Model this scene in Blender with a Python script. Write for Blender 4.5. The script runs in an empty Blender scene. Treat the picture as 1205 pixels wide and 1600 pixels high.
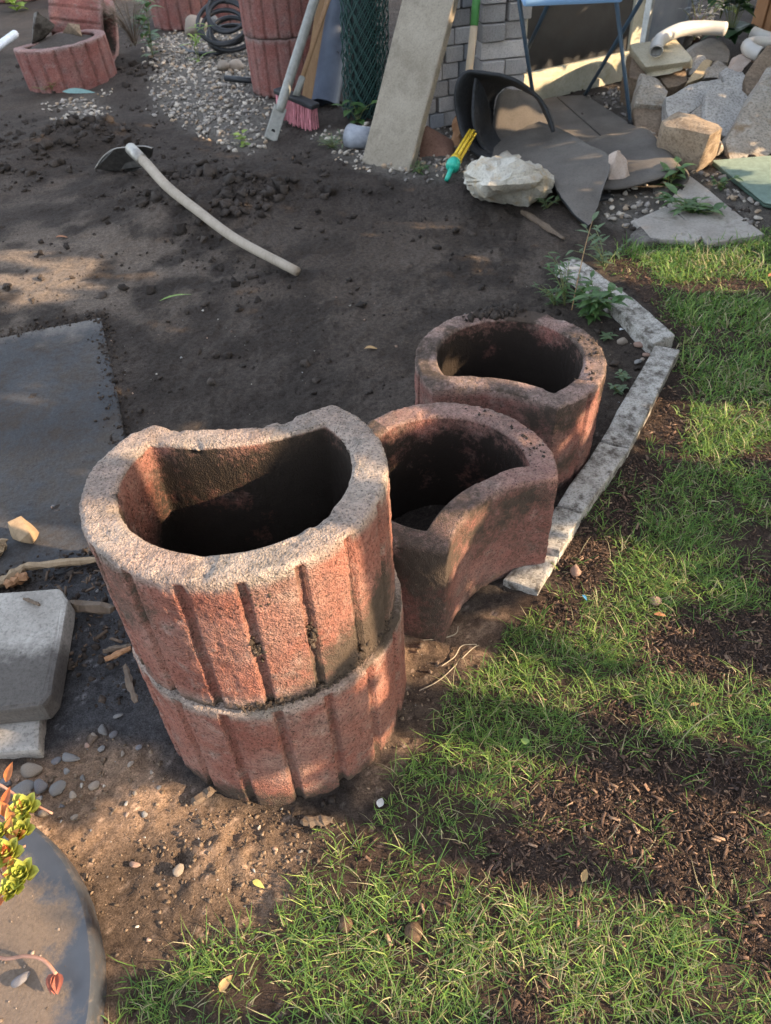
import bpy, bmesh, math
import numpy as np
from mathutils import Vector, Matrix, noise as mnoise
rng = np.random.default_rng(7)
scn = bpy.context.scene
COL = scn.collection

# ------------------------------------------------------------------ camera
F_PX, CAM_H = 1110.0, 1.33
_d = np.array([(673 - 602.5) / F_PX, -(1933 - 800) / F_PX, -1.0]); _d /= np.linalg.norm(_d)
_up = -_d; _fw = np.array([0, 0, -1.0]); _Y = _fw - _up * _fw.dot(_up); _Y /= np.linalg.norm(_Y)
_X = np.cross(_Y, _up); ROT = np.array([_X, _Y, _up])
cam_d = bpy.data.cameras.new('camera'); cam = bpy.data.objects.new('camera', cam_d); COL.objects.link(cam)
M = Matrix([list(ROT[0]) + [0], list(ROT[1]) + [0], list(ROT[2]) + [CAM_H], [0, 0, 0, 1]])
cam.matrix_world = M
cam_d.sensor_fit = 'VERTICAL'; cam_d.sensor_height = 36; cam_d.lens = F_PX / 1600 * 36
cam_d.clip_start = 0.02; cam_d.clip_end = 300
cam_d.dof.use_dof = True; cam_d.dof.focus_distance = 1.35; cam_d.dof.aperture_fstop = 8.0
scn.camera = cam

# ------------------------------------------------------------------ light
SUN = Vector((0.88, -0.25, 0.40)).normalized()
w = bpy.data.worlds.new("World"); scn.world = w; w.use_nodes = True
nt = w.node_tree; nt.nodes.clear()
sky = nt.nodes.new('ShaderNodeTexSky'); sky.sky_type = 'NISHITA'; sky.sun_disc = False
sky.sun_elevation = math.asin(SUN.z); sky.sun_rotation = math.atan2(SUN.x, SUN.y)
sky.air_density = 1.0; sky.dust_density = 3.0; sky.ozone_density = 0.6
bg = nt.nodes.new('ShaderNodeBackground'); bg.inputs[1].default_value = 0.15
out = nt.nodes.new('ShaderNodeOutputWorld')
hs_ = nt.nodes.new('ShaderNodeHueSaturation'); hs_.inputs['Saturation'].default_value = .55   # thin high haze: a paler blue
nt.links.new(sky.outputs[0], hs_.inputs['Color']); nt.links.new(hs_.outputs[0], bg.inputs[0]); nt.links.new(bg.outputs[0], out.inputs[0])
sl = bpy.data.lights.new('sun', 'SUN'); sl.energy = 2.6; sl.angle = math.radians(0.5); sl.color = (1.0, 0.74, 0.48)
so = bpy.data.objects.new('sun', sl); COL.objects.link(so); so.location = SUN * 20
so.rotation_euler = SUN.to_track_quat('Z', 'Y').to_euler()
vs = scn.view_settings
scn.display_settings.display_device = 'sRGB'
vs.view_transform = 'Standard'; vs.look = 'None'; vs.gamma = 1.0; vs.exposure = 2.3; vs.use_curve_mapping = False
scn.cycles.max_bounces = 6; scn.cycles.diffuse_bounces = 3; scn.cycles.transparent_max_bounces = 4

# ------------------------------------------------------------------ pixel ray helpers (ground points are read off the picture once)
def ray(px, py): return ROT @ np.array([(px - 602.5) / F_PX, -(py - 800) / F_PX, -1.0])
def G(px, py, z=0.0):
    v = ray(px, py); t = (z - CAM_H) / v[2]
    return np.array([0, 0, CAM_H]) + v * t
def Q(px, py, Y):
    v = ray(px, py); return np.array([0, 0, CAM_H]) + v * (Y / v[1])
def Gs(l, z=0.0): return [G(p[0], p[1], p[2] if len(p) > 2 else z) for p in l]

# ------------------------------------------------------------------ noise
_tab = np.random.default_rng(3).random(65536)
def vn(x, y, z=0.0):
    x, y, z = np.broadcast_arrays(np.asarray(x, float), np.asarray(y, float), np.asarray(z, float))
    xi, yi, zi = np.floor(x).astype(np.int64), np.floor(y).astype(np.int64), np.floor(z).astype(np.int64)
    fx, fy, fz = x - xi, y - yi, z - zi
    fx = fx * fx * (3 - 2 * fx); fy = fy * fy * (3 - 2 * fy); fz = fz * fz * (3 - 2 * fz)
    def h(a, b, c): return _tab[(a * 73856093 ^ b * 19349663 ^ c * 83492791) & 65535]
    r = 0
    for dz in (0, 1):
        for dy in (0, 1):
            for dx in (0, 1):
                r = r + h(xi + dx, yi + dy, zi + dz) * (fx if dx else 1 - fx) * (fy if dy else 1 - fy) * (fz if dz else 1 - fz)
    return r
def fbm(x, y, z=0.0, o=4, s=1.0):
    a, t, n = 0.5, 0, 0
    for i in range(o):
        t = t + a * vn(x * s + 17.3 * i, y * s - 9.1 * i, np.asarray(z) * s + 3.7 * i); n += a; a *= .5; s *= 2.03
    return t / n
def sstep(a, b, x):
    t = np.clip((x - a) / (b - a), 0, 1); return t * t * (3 - 2 * t)
def polydist(x, y, poly):          # signed distance, negative inside
    P = np.asarray(poly)[:, :2]; d = np.full(np.shape(x), 1e9); ins = np.zeros(np.shape(x), bool)
    for i in range(len(P)):
        a, b = P[i], P[(i + 1) % len(P)]; e = b - a
        t = np.clip(((x - a[0]) * e[0] + (y - a[1]) * e[1]) / (e @ e + 1e-12), 0, 1)
        d = np.minimum(d, np.hypot(x - a[0] - t * e[0], y - a[1] - t * e[1]))
        c = ((a[1] > y) != (b[1] > y)) & (x < (b[0] - a[0]) * (y - a[1]) / (b[1] - a[1] + 1e-15) + a[0]); ins ^= c
    return np.where(ins, -d, d)

# ------------------------------------------------------------------ materials
def new_mat(name):
    m = bpy.data.materials.new(name); m.use_nodes = True; n = m.node_tree; b = n.nodes['Principled BSDF']
    return m, n, b
def N(n, t, **k):
    o = n.nodes.new(t)
    for a, v in k.items(): setattr(o, a, v)
    return o
def nz(n, vec, scale, detail=4, rough=.6):
    o = N(n, 'ShaderNodeTexNoise'); o.inputs['Scale'].default_value = scale; o.inputs['Detail'].default_value = detail
    o.inputs['Roughness'].default_value = rough; n.links.new(vec, o.inputs['Vector']); return o.outputs['Fac']
def ramp(n, fac, stops):
    o = N(n, 'ShaderNodeValToRGB'); e = o.color_ramp.elements
    while len(e) < len(stops): e.new(.5)
    for el, (p, c) in zip(e, stops):
        el.position = p; el.color = (*(c if hasattr(c, '__len__') else (c, c, c)), 1)
    n.links.new(fac, o.inputs[0]); return o.outputs[0]
def mix(n, fac, a, b, mode='MIX'):
    o = N(n, 'ShaderNodeMix', data_type='RGBA', blend_type=mode)
    for s, v in ((0, fac), (6, a), (7, b)):
        if hasattr(v, 'is_linked'): n.links.new(v, o.inputs[s])
        elif s == 0: o.inputs[0].default_value = v
        else: o.inputs[s].default_value = (*v, 1)
    return o.outputs[2]
def bump(n, b, h, strength, dist):
    o = N(n, 'ShaderNodeBump'); o.inputs['Strength'].default_value = strength; o.inputs['Distance'].default_value = dist
    n.links.new(h, o.inputs['Height']); n.links.new(o.outputs[0], b.inputs['Normal'])
def objco(n): return N(n, 'ShaderNodeTexCoord').outputs['Object']
def rnd_bright(n, col, lo, hi):
    oi = N(n, 'ShaderNodeObjectInfo'); mr = N(n, 'ShaderNodeMapRange'); mr.inputs[3].default_value = lo; mr.inputs[4].default_value = hi
    n.links.new(oi.outputs['Random'], mr.inputs[0])
    cc = N(n, 'ShaderNodeCombineColor')
    for i in range(3): n.links.new(mr.outputs[0], cc.inputs[i])
    return mix(n, 1.0, col, cc.outputs[0], 'MULTIPLY')
def stone(name, c1, c2, scale=6, grain=120, pore=.35, bs=.5, bd=.004, rough=.9, dirt=None, dirt_amt=.5, rnd=None, spec=.3):
    m, n, b = new_mat(name); v = objco(n)
    f = nz(n, v, scale, 6, .65); c = ramp(n, f, [(.3, c1), (.7, c2)])
    g = nz(n, v, grain, 3, .7); c = mix(n, 1.0, c, ramp(n, g, [(.32, 1 - pore), (.5, 1.0), (.75, 1 + pore * .35)]), 'MULTIPLY')
    if dirt is not None:
        d = nz(n, v, scale * 1.7, 8, .7); c = mix(n, ramp(n, d, [(1 - dirt_amt - .08, 0.), (1 - dirt_amt + .08, 1.)]), c, dirt)
    if rnd: c = rnd_bright(n, c, *rnd)
    n.links.new(c, b.inputs['Base Color']); b.inputs['Roughness'].default_value = rough
    b.inputs['Specular IOR Level'].default_value = spec
    h = mix(n, .5, g, nz(n, v, scale * 4, 6, .7)); bump(n, b, h, bs, bd); return m
def vcol(name, grain=200, var=.5, bs=.6, bd=.004, rough=.95, spec=.2, trans=0, scale2=35):
    m, n, b = new_mat(name); v = objco(n); a = N(n, 'ShaderNodeAttribute', attribute_name='Col')
    g = nz(n, v, grain, 5, .75); g2 = nz(n, v, scale2, 5, .7)
    c = mix(n, 1.0, a.outputs['Color'], ramp(n, g, [(.3, 1 - var), (.5, 1.), (.72, 1 + var)]), 'MULTIPLY')
    c = mix(n, 1.0, c, ramp(n, g2, [(.32, 1 - var * .6), (.68, 1 + var * .6)]), 'MULTIPLY')
    n.links.new(c, b.inputs['Base Color']); b.inputs['Roughness'].default_value = rough; b.inputs['Specular IOR Level'].default_value = spec
    if bs: bump(n, b, mix(n, .55, g, g2), bs, bd)
    if trans:
        t = N(n, 'ShaderNodeBsdfTranslucent'); n.links.new(c, t.inputs[0]); mx = N(n, 'ShaderNodeMixShader'); mx.inputs[0].default_value = trans
        n.links.new(b.outputs[0], mx.inputs[1]); n.links.new(t.outputs[0], mx.inputs[2])
        n.links.new(mx.outputs[0], n.nodes['Material Output'].inputs[0])
    return m
def plain(name, c, rough=.6, metal=0, var=.25, scale=30, bs=.15, spec=.4, c2=None):
    m, n, b = new_mat(name); v = objco(n); f = nz(n, v, scale, 6, .7)
    c = ramp(n, f, [(.3, tuple(x * (1 - var) for x in c)), (.7, c2 if c2 else tuple(min(1, x * (1 + var)) for x in c))])
    n.links.new(c, b.inputs['Base Color']); b.inputs['Roughness'].default_value = rough; b.inputs['Metallic'].default_value = metal
    b.inputs['Specular IOR Level'].default_value = spec; bump(n, b, f, bs, .003); return m
def wood(name, c1, c2, rough=.8):
    m, n, b = new_mat(name); v = objco(n); mp = N(n, 'ShaderNodeMapping'); mp.inputs['Scale'].default_value = (1, 1, .08)
    n.links.new(v, mp.inputs[0]); f = nz(n, mp.outputs[0], 90, 6, .7); f2 = nz(n, v, 9, 5, .7)
    c = mix(n, .5, ramp(n, f, [(.3, c1), (.7, c2)]), ramp(n, f2, [(.3, c1), (.7, c2)]))
    n.links.new(c, b.inputs['Base Color']); b.inputs['Roughness'].default_value = rough; bump(n, b, f, .5, .002); return m

# ------------------------------------------------------------------ mesh + object helpers
def tag(o, label=None, cat=None, group=None, kind=None):
    for k, v in (('label', label), ('category', cat), ('group', group), ('kind', kind)):
        if v: o[k] = v
    return o
def thing(name, loc, label, cat, group=None):
    o = bpy.data.objects.new(name, None); o.empty_display_size = .05; COL.objects.link(o); o.location = loc
    return tag(o, label, cat, group)
def mk(name, V, F, mat, parent=None, loc=None, smooth=True, col=None, colname='Col'):
    V = np.asarray(V, float); org = np.zeros(3)
    if parent is not None: org = np.array(parent_loc(parent))
    elif loc is not None: org = np.asarray(loc, float)
    me = bpy.data.meshes.new(name); VV = V - org
    if isinstance(F, np.ndarray) and F.ndim == 2:
        k = F.shape[1]; me.vertices.add(len(VV)); me.vertices.foreach_set('co', VV.ravel())
        me.loops.add(F.size); me.loops.foreach_set('vertex_index', F.ravel().astype(np.int32))
        me.polygons.add(len(F)); me.polygons.foreach_set('loop_start', np.arange(0, F.size, k, dtype=np.int32))
        me.polygons.foreach_set('loop_total', np.full(len(F), k, np.int32)); me.update(calc_edges=True)
    else:
        me.from_pydata(VV.tolist(), [], [list(map(int, f)) for f in F]); me.update()
    if smooth: me.polygons.foreach_set('use_smooth', np.ones(len(me.polygons), bool))
    if col is not None:
        at = me.color_attributes.new(colname, 'FLOAT_COLOR', 'POINT'); c = np.ones((len(VV), 4)); c[:, :3] = col
        at.data.foreach_set('color', c.ravel())
    if mat: me.materials.append(mat)
    o = bpy.data.objects.new(name, me); COL.objects.link(o)
    if parent is not None: o.parent = parent
    elif loc is not None: o.location = org
    return o
def parent_loc(p):
    l = np.array(p.location)
    while p.parent is not None: p = p.parent; l = l + np.array(p.location)
    return l
def bm_obj(name, bm, mat, parent=None, loc=None, smooth=False):
    bm.normal_update()
    V = np.array([v.co for v in bm.verts]); bm.verts.index_update(); F = [[v.index for v in f.verts] for f in bm.faces]; bm.free()
    return mk(name, V, F, mat, parent, loc, smooth)
def tube(path, rad, n=10, cap=True):
    P = np.asarray(path, float); R = np.broadcast_to(np.asarray(rad, float), (len(P),)); V = []; F = []
    T = np.gradient(P, axis=0); T /= np.linalg.norm(T, axis=1)[:, None] + 1e-12
    u = np.cross(T[0], [0, 0, 1.]);
    if np.linalg.norm(u) < .1: u = np.cross(T[0], [0, 1., 0])
    for i in range(len(P)):
        u = u - T[i] * (u @ T[i]); u /= np.linalg.norm(u) + 1e-12; v = np.cross(T[i], u)
        for k in range(n):
            a = 2 * math.pi * k / n; V.append(P[i] + R[i] * (u * math.cos(a) + v * math.sin(a)))
    for i in range(len(P) - 1):
        for k in range(n):
            F.append([i * n + k, i * n + (k + 1) % n, (i + 1) * n + (k + 1) % n, (i + 1) * n + k])
    if cap: F.append(list(range(n))[::-1]); F.append([(len(P) - 1) * n + k for k in range(n)])
    return V, F
def joinvf(parts):
    V, F = [], []
    for v, f in parts:
        b = len(V); V += list(v); F += [[i + b for i in q] for q in f]
    return V, F
def smooth_path(pts, k=8):
    P = np.asarray(pts, float); Pp = np.vstack([2 * P[0] - P[1], P, 2 * P[-1] - P[-2]]); o = []
    for i in range(1, len(Pp) - 2):
        for t in np.linspace(0, 1, k, endpoint=False):
            a, b, c, d = Pp[i - 1:i + 3]
            o.append(.5 * (2 * b + (c - a) * t + (2 * a - 5 * b + 4 * c - d) * t * t + (3 * b - a - 3 * c + d) * t ** 3))
    o.append(P[-1]); return np.array(o)
def box_bm(corners_top, corners_bot, bevel=.004, seg=2, cuts=0, rough=0.0, seed=0):
    bm = bmesh.new(); n = len(corners_top)
    t = [bm.verts.new(p) for p in corners_top]; b = [bm.verts.new(p) for p in corners_bot]
    bm.faces.new(t); bm.faces.new(b[::-1])
    for i in range(n): bm.faces.new([t[i], b[i], b[(i + 1) % n], t[(i + 1) % n]])
    bmesh.ops.recalc_face_normals(bm, faces=bm.faces)
    if cuts: bmesh.ops.subdivide_edges(bm, edges=bm.edges[:], cuts=cuts, use_grid_fill=True)
    if bevel:
        es = [e for e in bm.edges if len(e.link_faces) == 2 and e.calc_face_angle(0) > .5]
        bmesh.ops.bevel(bm, geom=es, offset=bevel, segments=seg, affect='EDGES', profile=.6)
    if rough:
        for v in bm.verts:
            v.co += Vector(mnoise.noise_vector(v.co * 14 + Vector((seed, 0, 0)))) * rough + Vector(mnoise.noise_vector(v.co * 45)) * rough * .4
    return bm
def block(name, top, thick, mat, parent=None, loc=None, bevel=.006, down=(0, 0, -1), cuts=0, rough=0., seed=0):
    top = [Vector(p) for p in top]; d = Vector(down).normalized() * thick
    bm = box_bm(top, [p + d for p in top], bevel, 2, cuts, rough, seed)
    if loc is None and parent is None:
        loc = np.mean([np.array(p + d) for p in top], axis=0)
    return bm_obj(name, bm, mat, parent, loc, smooth=False)
def obox(name, c, ax, hs, mat, parent=None, loc=None, bevel=.003, cuts=0, rough=0., seed=0):   # oriented box: centre, 3 axes, half sizes
    c = Vector(c); A = [Vector(a).normalized() * h for a, h in zip(ax, hs)]
    top = [c + A[2] + A[0] * sx + A[1] * sy for sx, sy in ((-1, -1), (1, -1), (1, 1), (-1, 1))]
    bm = box_bm(top, [p - A[2] * 2 for p in top], bevel, 2, cuts, rough, seed)
    if loc is None and parent is None: loc = np.array(c - A[2])
    return bm_obj(name, bm, mat, parent, loc)
def hull_rock(name, pts, mat, label=None, cat='stone', group=None, rough=.012, sm=2, seed=0, cuts=4, parent=None):
    bm = bmesh.new()
    for p in pts: bm.verts.new(Vector(p))
    r = bmesh.ops.convex_hull(bm, input=bm.verts)
    for v in [v for v in bm.verts if not v.link_faces]: bm.verts.remove(v)
    bmesh.ops.dissolve_limit(bm, angle_limit=.12, verts=bm.verts[:], edges=bm.edges[:])
    bmesh.ops.triangulate(bm, faces=bm.faces[:])
    bmesh.ops.subdivide_edges(bm, edges=bm.edges[:], cuts=cuts, use_grid_fill=True)
    for i in range(sm): bmesh.ops.smooth_vert(bm, verts=bm.verts[:], factor=.28, use_axis_x=True, use_axis_y=True, use_axis_z=True)
    bm.normal_update()
    s = Vector((seed * 3.1, seed * 1.7, 0))
    for v in bm.verts:
        q = v.co + s
        v.co += v.normal * rough * (mnoise.noise(q * 9) * .9 + mnoise.noise(q * 24) * .5 + mnoise.noise(q * 60) * .25)
    P = np.array([v.co for v in bm.verts]); loc = np.array([P[:, 0].mean(), P[:, 1].mean(), P[:, 2].min()])
    o = bm_obj(name, bm, mat, parent, None if parent else loc, smooth=True); o.data.set_sharp_from_angle(angle=.55)
    if label: tag(o, label, cat, group)
    return o
def ico(sub):
    bm = bmesh.new(); bmesh.ops.create_icosphere(bm, subdivisions=sub, radius=1)
    V = np.array([v.co for v in bm.verts]); bm.verts.index_update(); F = np.array([[v.index for v in f.verts] for f in bm.faces]); bm.free(); return V, F
def lumpy(sub, amp, seed, freq=1.3):
    V, F = ico(sub); d = 1 + amp * (2 * fbm(V[:, 0] + seed * 7.7, V[:, 1] + 3, V[:, 2], 3, freq) - 1); return V * d[:, None], F
def angular(seed, npt=13, cuts=1, sm=.45, amp=.05):
    r = np.random.default_rng(seed + 100); p = r.normal(size=(npt, 3)); p /= np.linalg.norm(p, axis=1)[:, None]; p *= (.8 + .35 * r.random((npt, 1)))
    bm = bmesh.new(); [bm.verts.new(q) for q in p]; bmesh.ops.convex_hull(bm, input=bm.verts)
    for v in [v for v in bm.verts if not v.link_faces]: bm.verts.remove(v)
    if cuts: bmesh.ops.subdivide_edges(bm, edges=bm.edges[:], cuts=cuts, use_grid_fill=True)
    bmesh.ops.triangulate(bm, faces=bm.faces[:])
    for _q in range(3 if cuts > 2 else 1 if sm else 0): bmesh.ops.smooth_vert(bm, verts=bm.verts[:], factor=sm, use_axis_x=True, use_axis_y=True, use_axis_z=True)
    for v in bm.verts: v.co += Vector(mnoise.noise_vector(v.co * 2.3 + Vector((seed, 0, 0)))) * amp
    V = np.array([v.co for v in bm.verts]); bm.verts.index_update(); F = np.array([[v.index for v in f.verts] for f in bm.faces]); bm.free(); return V / np.abs(V).max(), F
def eul(a):
    cx, sx, cy, sy, cz, sz = np.cos(a[:, 0]), np.sin(a[:, 0]), np.cos(a[:, 1]), np.sin(a[:, 1]), np.cos(a[:, 2]), np.sin(a[:, 2])
    R = np.empty((len(a), 3, 3))
    R[:, 0, 0] = cy * cz; R[:, 0, 1] = sx * sy * cz - cx * sz; R[:, 0, 2] = cx * sy * cz + sx * sz
    R[:, 1, 0] = cy * sz; R[:, 1, 1] = sx * sy * sz + cx * cz; R[:, 1, 2] = cx * sy * sz - sx * cz
    R[:, 2, 0] = -sy; R[:, 2, 1] = sx * cy; R[:, 2, 2] = cx * cy; return R
def scatter(name, tmpl, pos, scl, rot, col, mat, label, cat, smooth=True, parent=None):
    n = len(pos); Vs, Fs, Cs, base = [], [], [], 0; which = rng.integers(0, len(tmpl), n); R = eul(rot)
    for t, (V, F) in enumerate(tmpl):
        ix = np.where(which == t)[0]
        if not len(ix): continue
        W = V[None] * scl[ix][:, None, :]; W = np.einsum('nij,nkj->nki', R[ix], W) + pos[ix][:, None, :]
        Vs.append(W.reshape(-1, 3)); Fs.append((F[None] + (np.arange(len(ix)) * len(V))[:, None, None] + base).reshape(-1, F.shape[1]))
        Cs.append(np.repeat(col[ix], len(V), 0)); base += len(ix) * len(V)
    o = mk(name, np.vstack(Vs), np.vstack(Fs), mat, parent=parent, smooth=smooth, col=np.vstack(Cs))
    if parent is None: return tag(o, label, cat, kind='stuff')
    o['kind'] = 'stuff'; return o
CH_V = np.array([[-1, -.8, -1], [1, -1, -1], [1, .7, -1], [-.9, 1, -1], [-.9, -.7, 1], [.8, -.9, 1], [1.1, .6, 1], [-1, .8, 1]], float)
CH_F = np.array([[0, 3, 2, 1], [4, 5, 6, 7], [0, 1, 5, 4], [1, 2, 6, 5], [2, 3, 7, 6], [3, 0, 4, 7]])

# ------------------------------------------------------------------ ground
LAWN = Gs([(1400, 350), (1205, 362), (1090, 378), (1000, 382), (950, 398), (985, 450), (1062, 535), (1066, 560), (990, 700), (925, 800), (885, 860), (850, 915),
           (800, 930), (765, 1040), (690, 1110), (650, 1180), (600, 1260), (480, 1320), (445, 1410), (380, 1470), (215, 1530), (170, 1620), (190, 1900), (1600, 1900), (2600, 900)])
SAND = Gs([(-200, 1230), (60, 1190), (150, 1150), (240, 1180), (320, 1262), (440, 1285), (520, 1290), (500, 1340), (450, 1440), (200, 1560), (150, 1650), (-200, 1700)])
SAND2 = Gs([(628, 990), (790, 950), (800, 1000), (770, 1080), (690, 1130), (640, 1180), (560, 1250), (600, 1100)])
GRAVEL = [Gs([(245, 110), (330, 60), (400, 110), (440, 190), (400, 240), (330, 215), (240, 175)]), Gs([(80, 160), (150, 150), (160, 185), (110, 195)]),
          Gs([(240, 60), (400, 30), (400, 130), (250, 130)]), Gs([(500, 215), (590, 195), (700, 200), (760, 250), (740, 280), (660, 285), (560, 262)]),
          Gs([(925, 150), (1000, 130), (1040, 200), (1010, 215)]), Gs([(940, 300), (1040, 300), (1010, 360), (930, 345)]), Gs([(1075, 265), (1120, 262), (1210, 345), (1210, 380), (1150, 350)])]
BARE = [(G(990, 720), .065, .15), (G(1050, 600), .06, .13), (G(925, 850), .05, .09), (G(1000, 660), .07, .12), (G(1010, 1240), .215, .10), (G(860, 1340), .10, .07), (G(1040, 1350), .12, .06), (G(1120, 1330), .06, .05), (G(1130, 1010), .17, .10), (G(1190, 900), .05, .05), (G(900, 880), .045, .10), (G(1010, 640), .10, .22),
        (G(960, 800), .06, .1), (G(1000, 450), .06, .3), (G(870, 960), .05, .04), (G(1180, 1470), .045, .06), (G(1120, 450), .2, .06), (G(820, 1580), .04, .04), (G(1190, 720), .09, .05), (G(960, 1130), .07, .05)]
MOUNDS = [(G(385, 310), .42, .42, .075), (G(300, 330), .25, .2, .04), (G(215, 290), .35, .25, .03), (G(140, 215), .35, .3, .05), (G(455, 440), .25, .12, .025), (G(250, 120), .4, .4, .05),
          (G(340, 1340), .085, .055, .014), (G(390, 1390), .06, .045, -.014), (G(700, 1040), .05, .03, .01), (G(60, 250), .5, .4, .05), (G(180, 245), .2, .15, -.04), (G(560, 340), .4, .2, -.03),
          (G(440, 1200), .26, .2, -.03), (G(150, 950), .12, .05, .01)]
def macro(x, y):
    z = np.zeros(np.shape(x))
    for c, sx, sy, h in MOUNDS: z = z + h * np.exp(-((x - c[0]) / sx) ** 2 - ((y - c[1]) / sy) ** 2)
    return z
def zones(x, y):
    wob = (fbm(x, y, 1.5, 3, 9.) - .5) * .10; wob2 = (fbm(x, y, 7.5, 3, 30.) - .5) * .03
    lawn = sstep(.025, -.025, polydist(x, y, LAWN) + wob * .6 + wob2)
    sand = np.maximum(sstep(.04, -.04, polydist(x, y, SAND) + wob + wob2), .75 * sstep(.03, -.03, polydist(x, y, SAND2) + wob * .5))
    gr = np.zeros(np.shape(x))
    for g in GRAVEL: gr = np.maximum(gr, sstep(.12, -.12, polydist(x, y, g) + wob * 2.5))
    bare = np.zeros(np.shape(x))
    for c, rx, ry in BARE: bare = np.maximum(bare, sstep(1.35, .75, np.hypot((x - c[0]) / rx, (y - c[1]) / ry) + wob * 7))
    return lawn, sand, gr, bare
def ground_z(x, y):
    x = np.asarray(x, float); y = np.asarray(y, float)
    lawn, sand, gr, bare = zones(x, y)
    a = .0135 * (1 - lawn) + .006 * lawn
    n = fbm(x, y, 0, 5, 7.) - .5; r = 1 - np.abs(2 * fbm(x, y, 5, 4, 16.) - 1)
    sp_ = G(345, 1345); lump = np.exp(-((x - sp_[0]) / .11) ** 2 - ((y - sp_[1]) / .075) ** 2); mz = macro(x, y) + lump * (.030 * (1 - np.abs(2 * fbm(x, y, 15, 4, 22.) - 1)) - .02 + .02 * (fbm(x, y, 25, 3, 60.) - .5)); a = a + .55 * np.clip(mz - .012, 0, .05); z = mz + a * 2.0 * n + a * .9 * (r - .7) + (.010 * (1 - lawn) + .006 * lawn) * (fbm(x, y, 2, 3, 55.) - .5)
    return z
def axis(segs):
    o = [segs[0][0]]
    for a, b, s in segs: o += list(np.linspace(a, b, max(2, int(round((b - a) / s)) + 1))[1:])
    return np.array(o)
gx = axis([(-60, -12, 6), (-12, -5, .25), (-5, -1.5, .05), (-1.5, -.9, .014), (-.9, 1.1, .007), (1.1, 2.2, .016), (2.2, 5, .06), (5, 12, .4), (12, 60, 6)])
gy = axis([(-40, -3, 4), (-3, .1, .2), (.1, 1.7, .007), (1.7, 3.0, .012), (3.0, 5, .02), (5, 8.5, .04), (8.5, 14, .25), (14, 80, 6)])
X, Y = np.meshgrid(gx, gy); x, y = X.ravel(), Y.ravel(); z = ground_z(x, y)
lawn, sand, gr, bare = zones(x, y)
big = fbm(x, y, 3, 4, 1.6)[:, None]; med = fbm(x, y, 8, 4, 8.)[:, None]; fine = fbm(x, y, 11, 3, 60.)[:, None]
dug = np.array([.047, .038, .032]) * (.65 + .9 * med); dry = np.array([.140, .112, .090])
pale = np.zeros(len(x))
for c, rx, ry, k in [(G(40, 430), .85, .5, 1.6), (G(120, 300), .5, .3, .5), (G(700, 640), .5, .3, .3), (G(760, 400), .5, .4, .6), (G(560, 480), .6, .3, .35), (G(260, 440), .3, .1, .5), (G(640, 560), .4, .2, .25)]:
    pale = np.maximum(pale, k * np.exp(-((x - c[0]) / rx) ** 2 - ((y - c[1]) / ry) ** 2))
pale = (pale[:, None] * sstep(.38, .62, med + .5 * (big - .5)))
c = dug * (1 - pale) + dry * pale
c = c + (np.array([.09, .068, .052]) - c) * (sstep(.52, .75, big) * .35)
sc = np.array([.245, .165, .112]) * (.65 + .7 * med); grey = sstep(.05, -.06, polydist(x, y, Gs([(60, 880), (230, 860), (250, 1100), (330, 1250), (200, 1180), (110, 1190), (60, 1150)])) + (fbm(x, y, 9.5, 3, 9.) - .5) * .1)[:, None]; c = c + (np.array([.070, .068, .070]) * (.6 + .8 * med) - c) * grey
c = c + (sc - c) * (sand * (.35 + .65 * sstep(.3, .6, fbm(x, y, 21, 4, 5.))))[:, None]
lc = np.array([.060, .042, .033]) * (.55 + .9 * med); c = c + (lc - c) * lawn[:, None]
gc = np.array([.16, .145, .125]) * (.5 + .9 * fine); c = c + (gc - c) * (gr * .75)[:, None]
spk = ((fbm(x, y, 31, 2, 130.) > .80) & (y < 1.7))[:, None]; c = np.where(spk, c * 2.2 + .02, c)
nx = len(gx); i = np.arange(len(gy) - 1)[:, None] * nx + np.arange(nx - 1)[None]; i = i.ravel()
FG = np.stack([i, i + 1, i + 1 + nx, i + nx], 1)
M_ground = vcol('soil', 300, .65, 1.0, .010, .96, .12, scale2=70)
tag(mk('ground', np.stack([x, y, z], 1), FG, M_ground, col=np.clip(c, 0, 1)), 'dark dug-over garden soil turning sandy near the lawn edge', 'ground', kind='structure')

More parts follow.
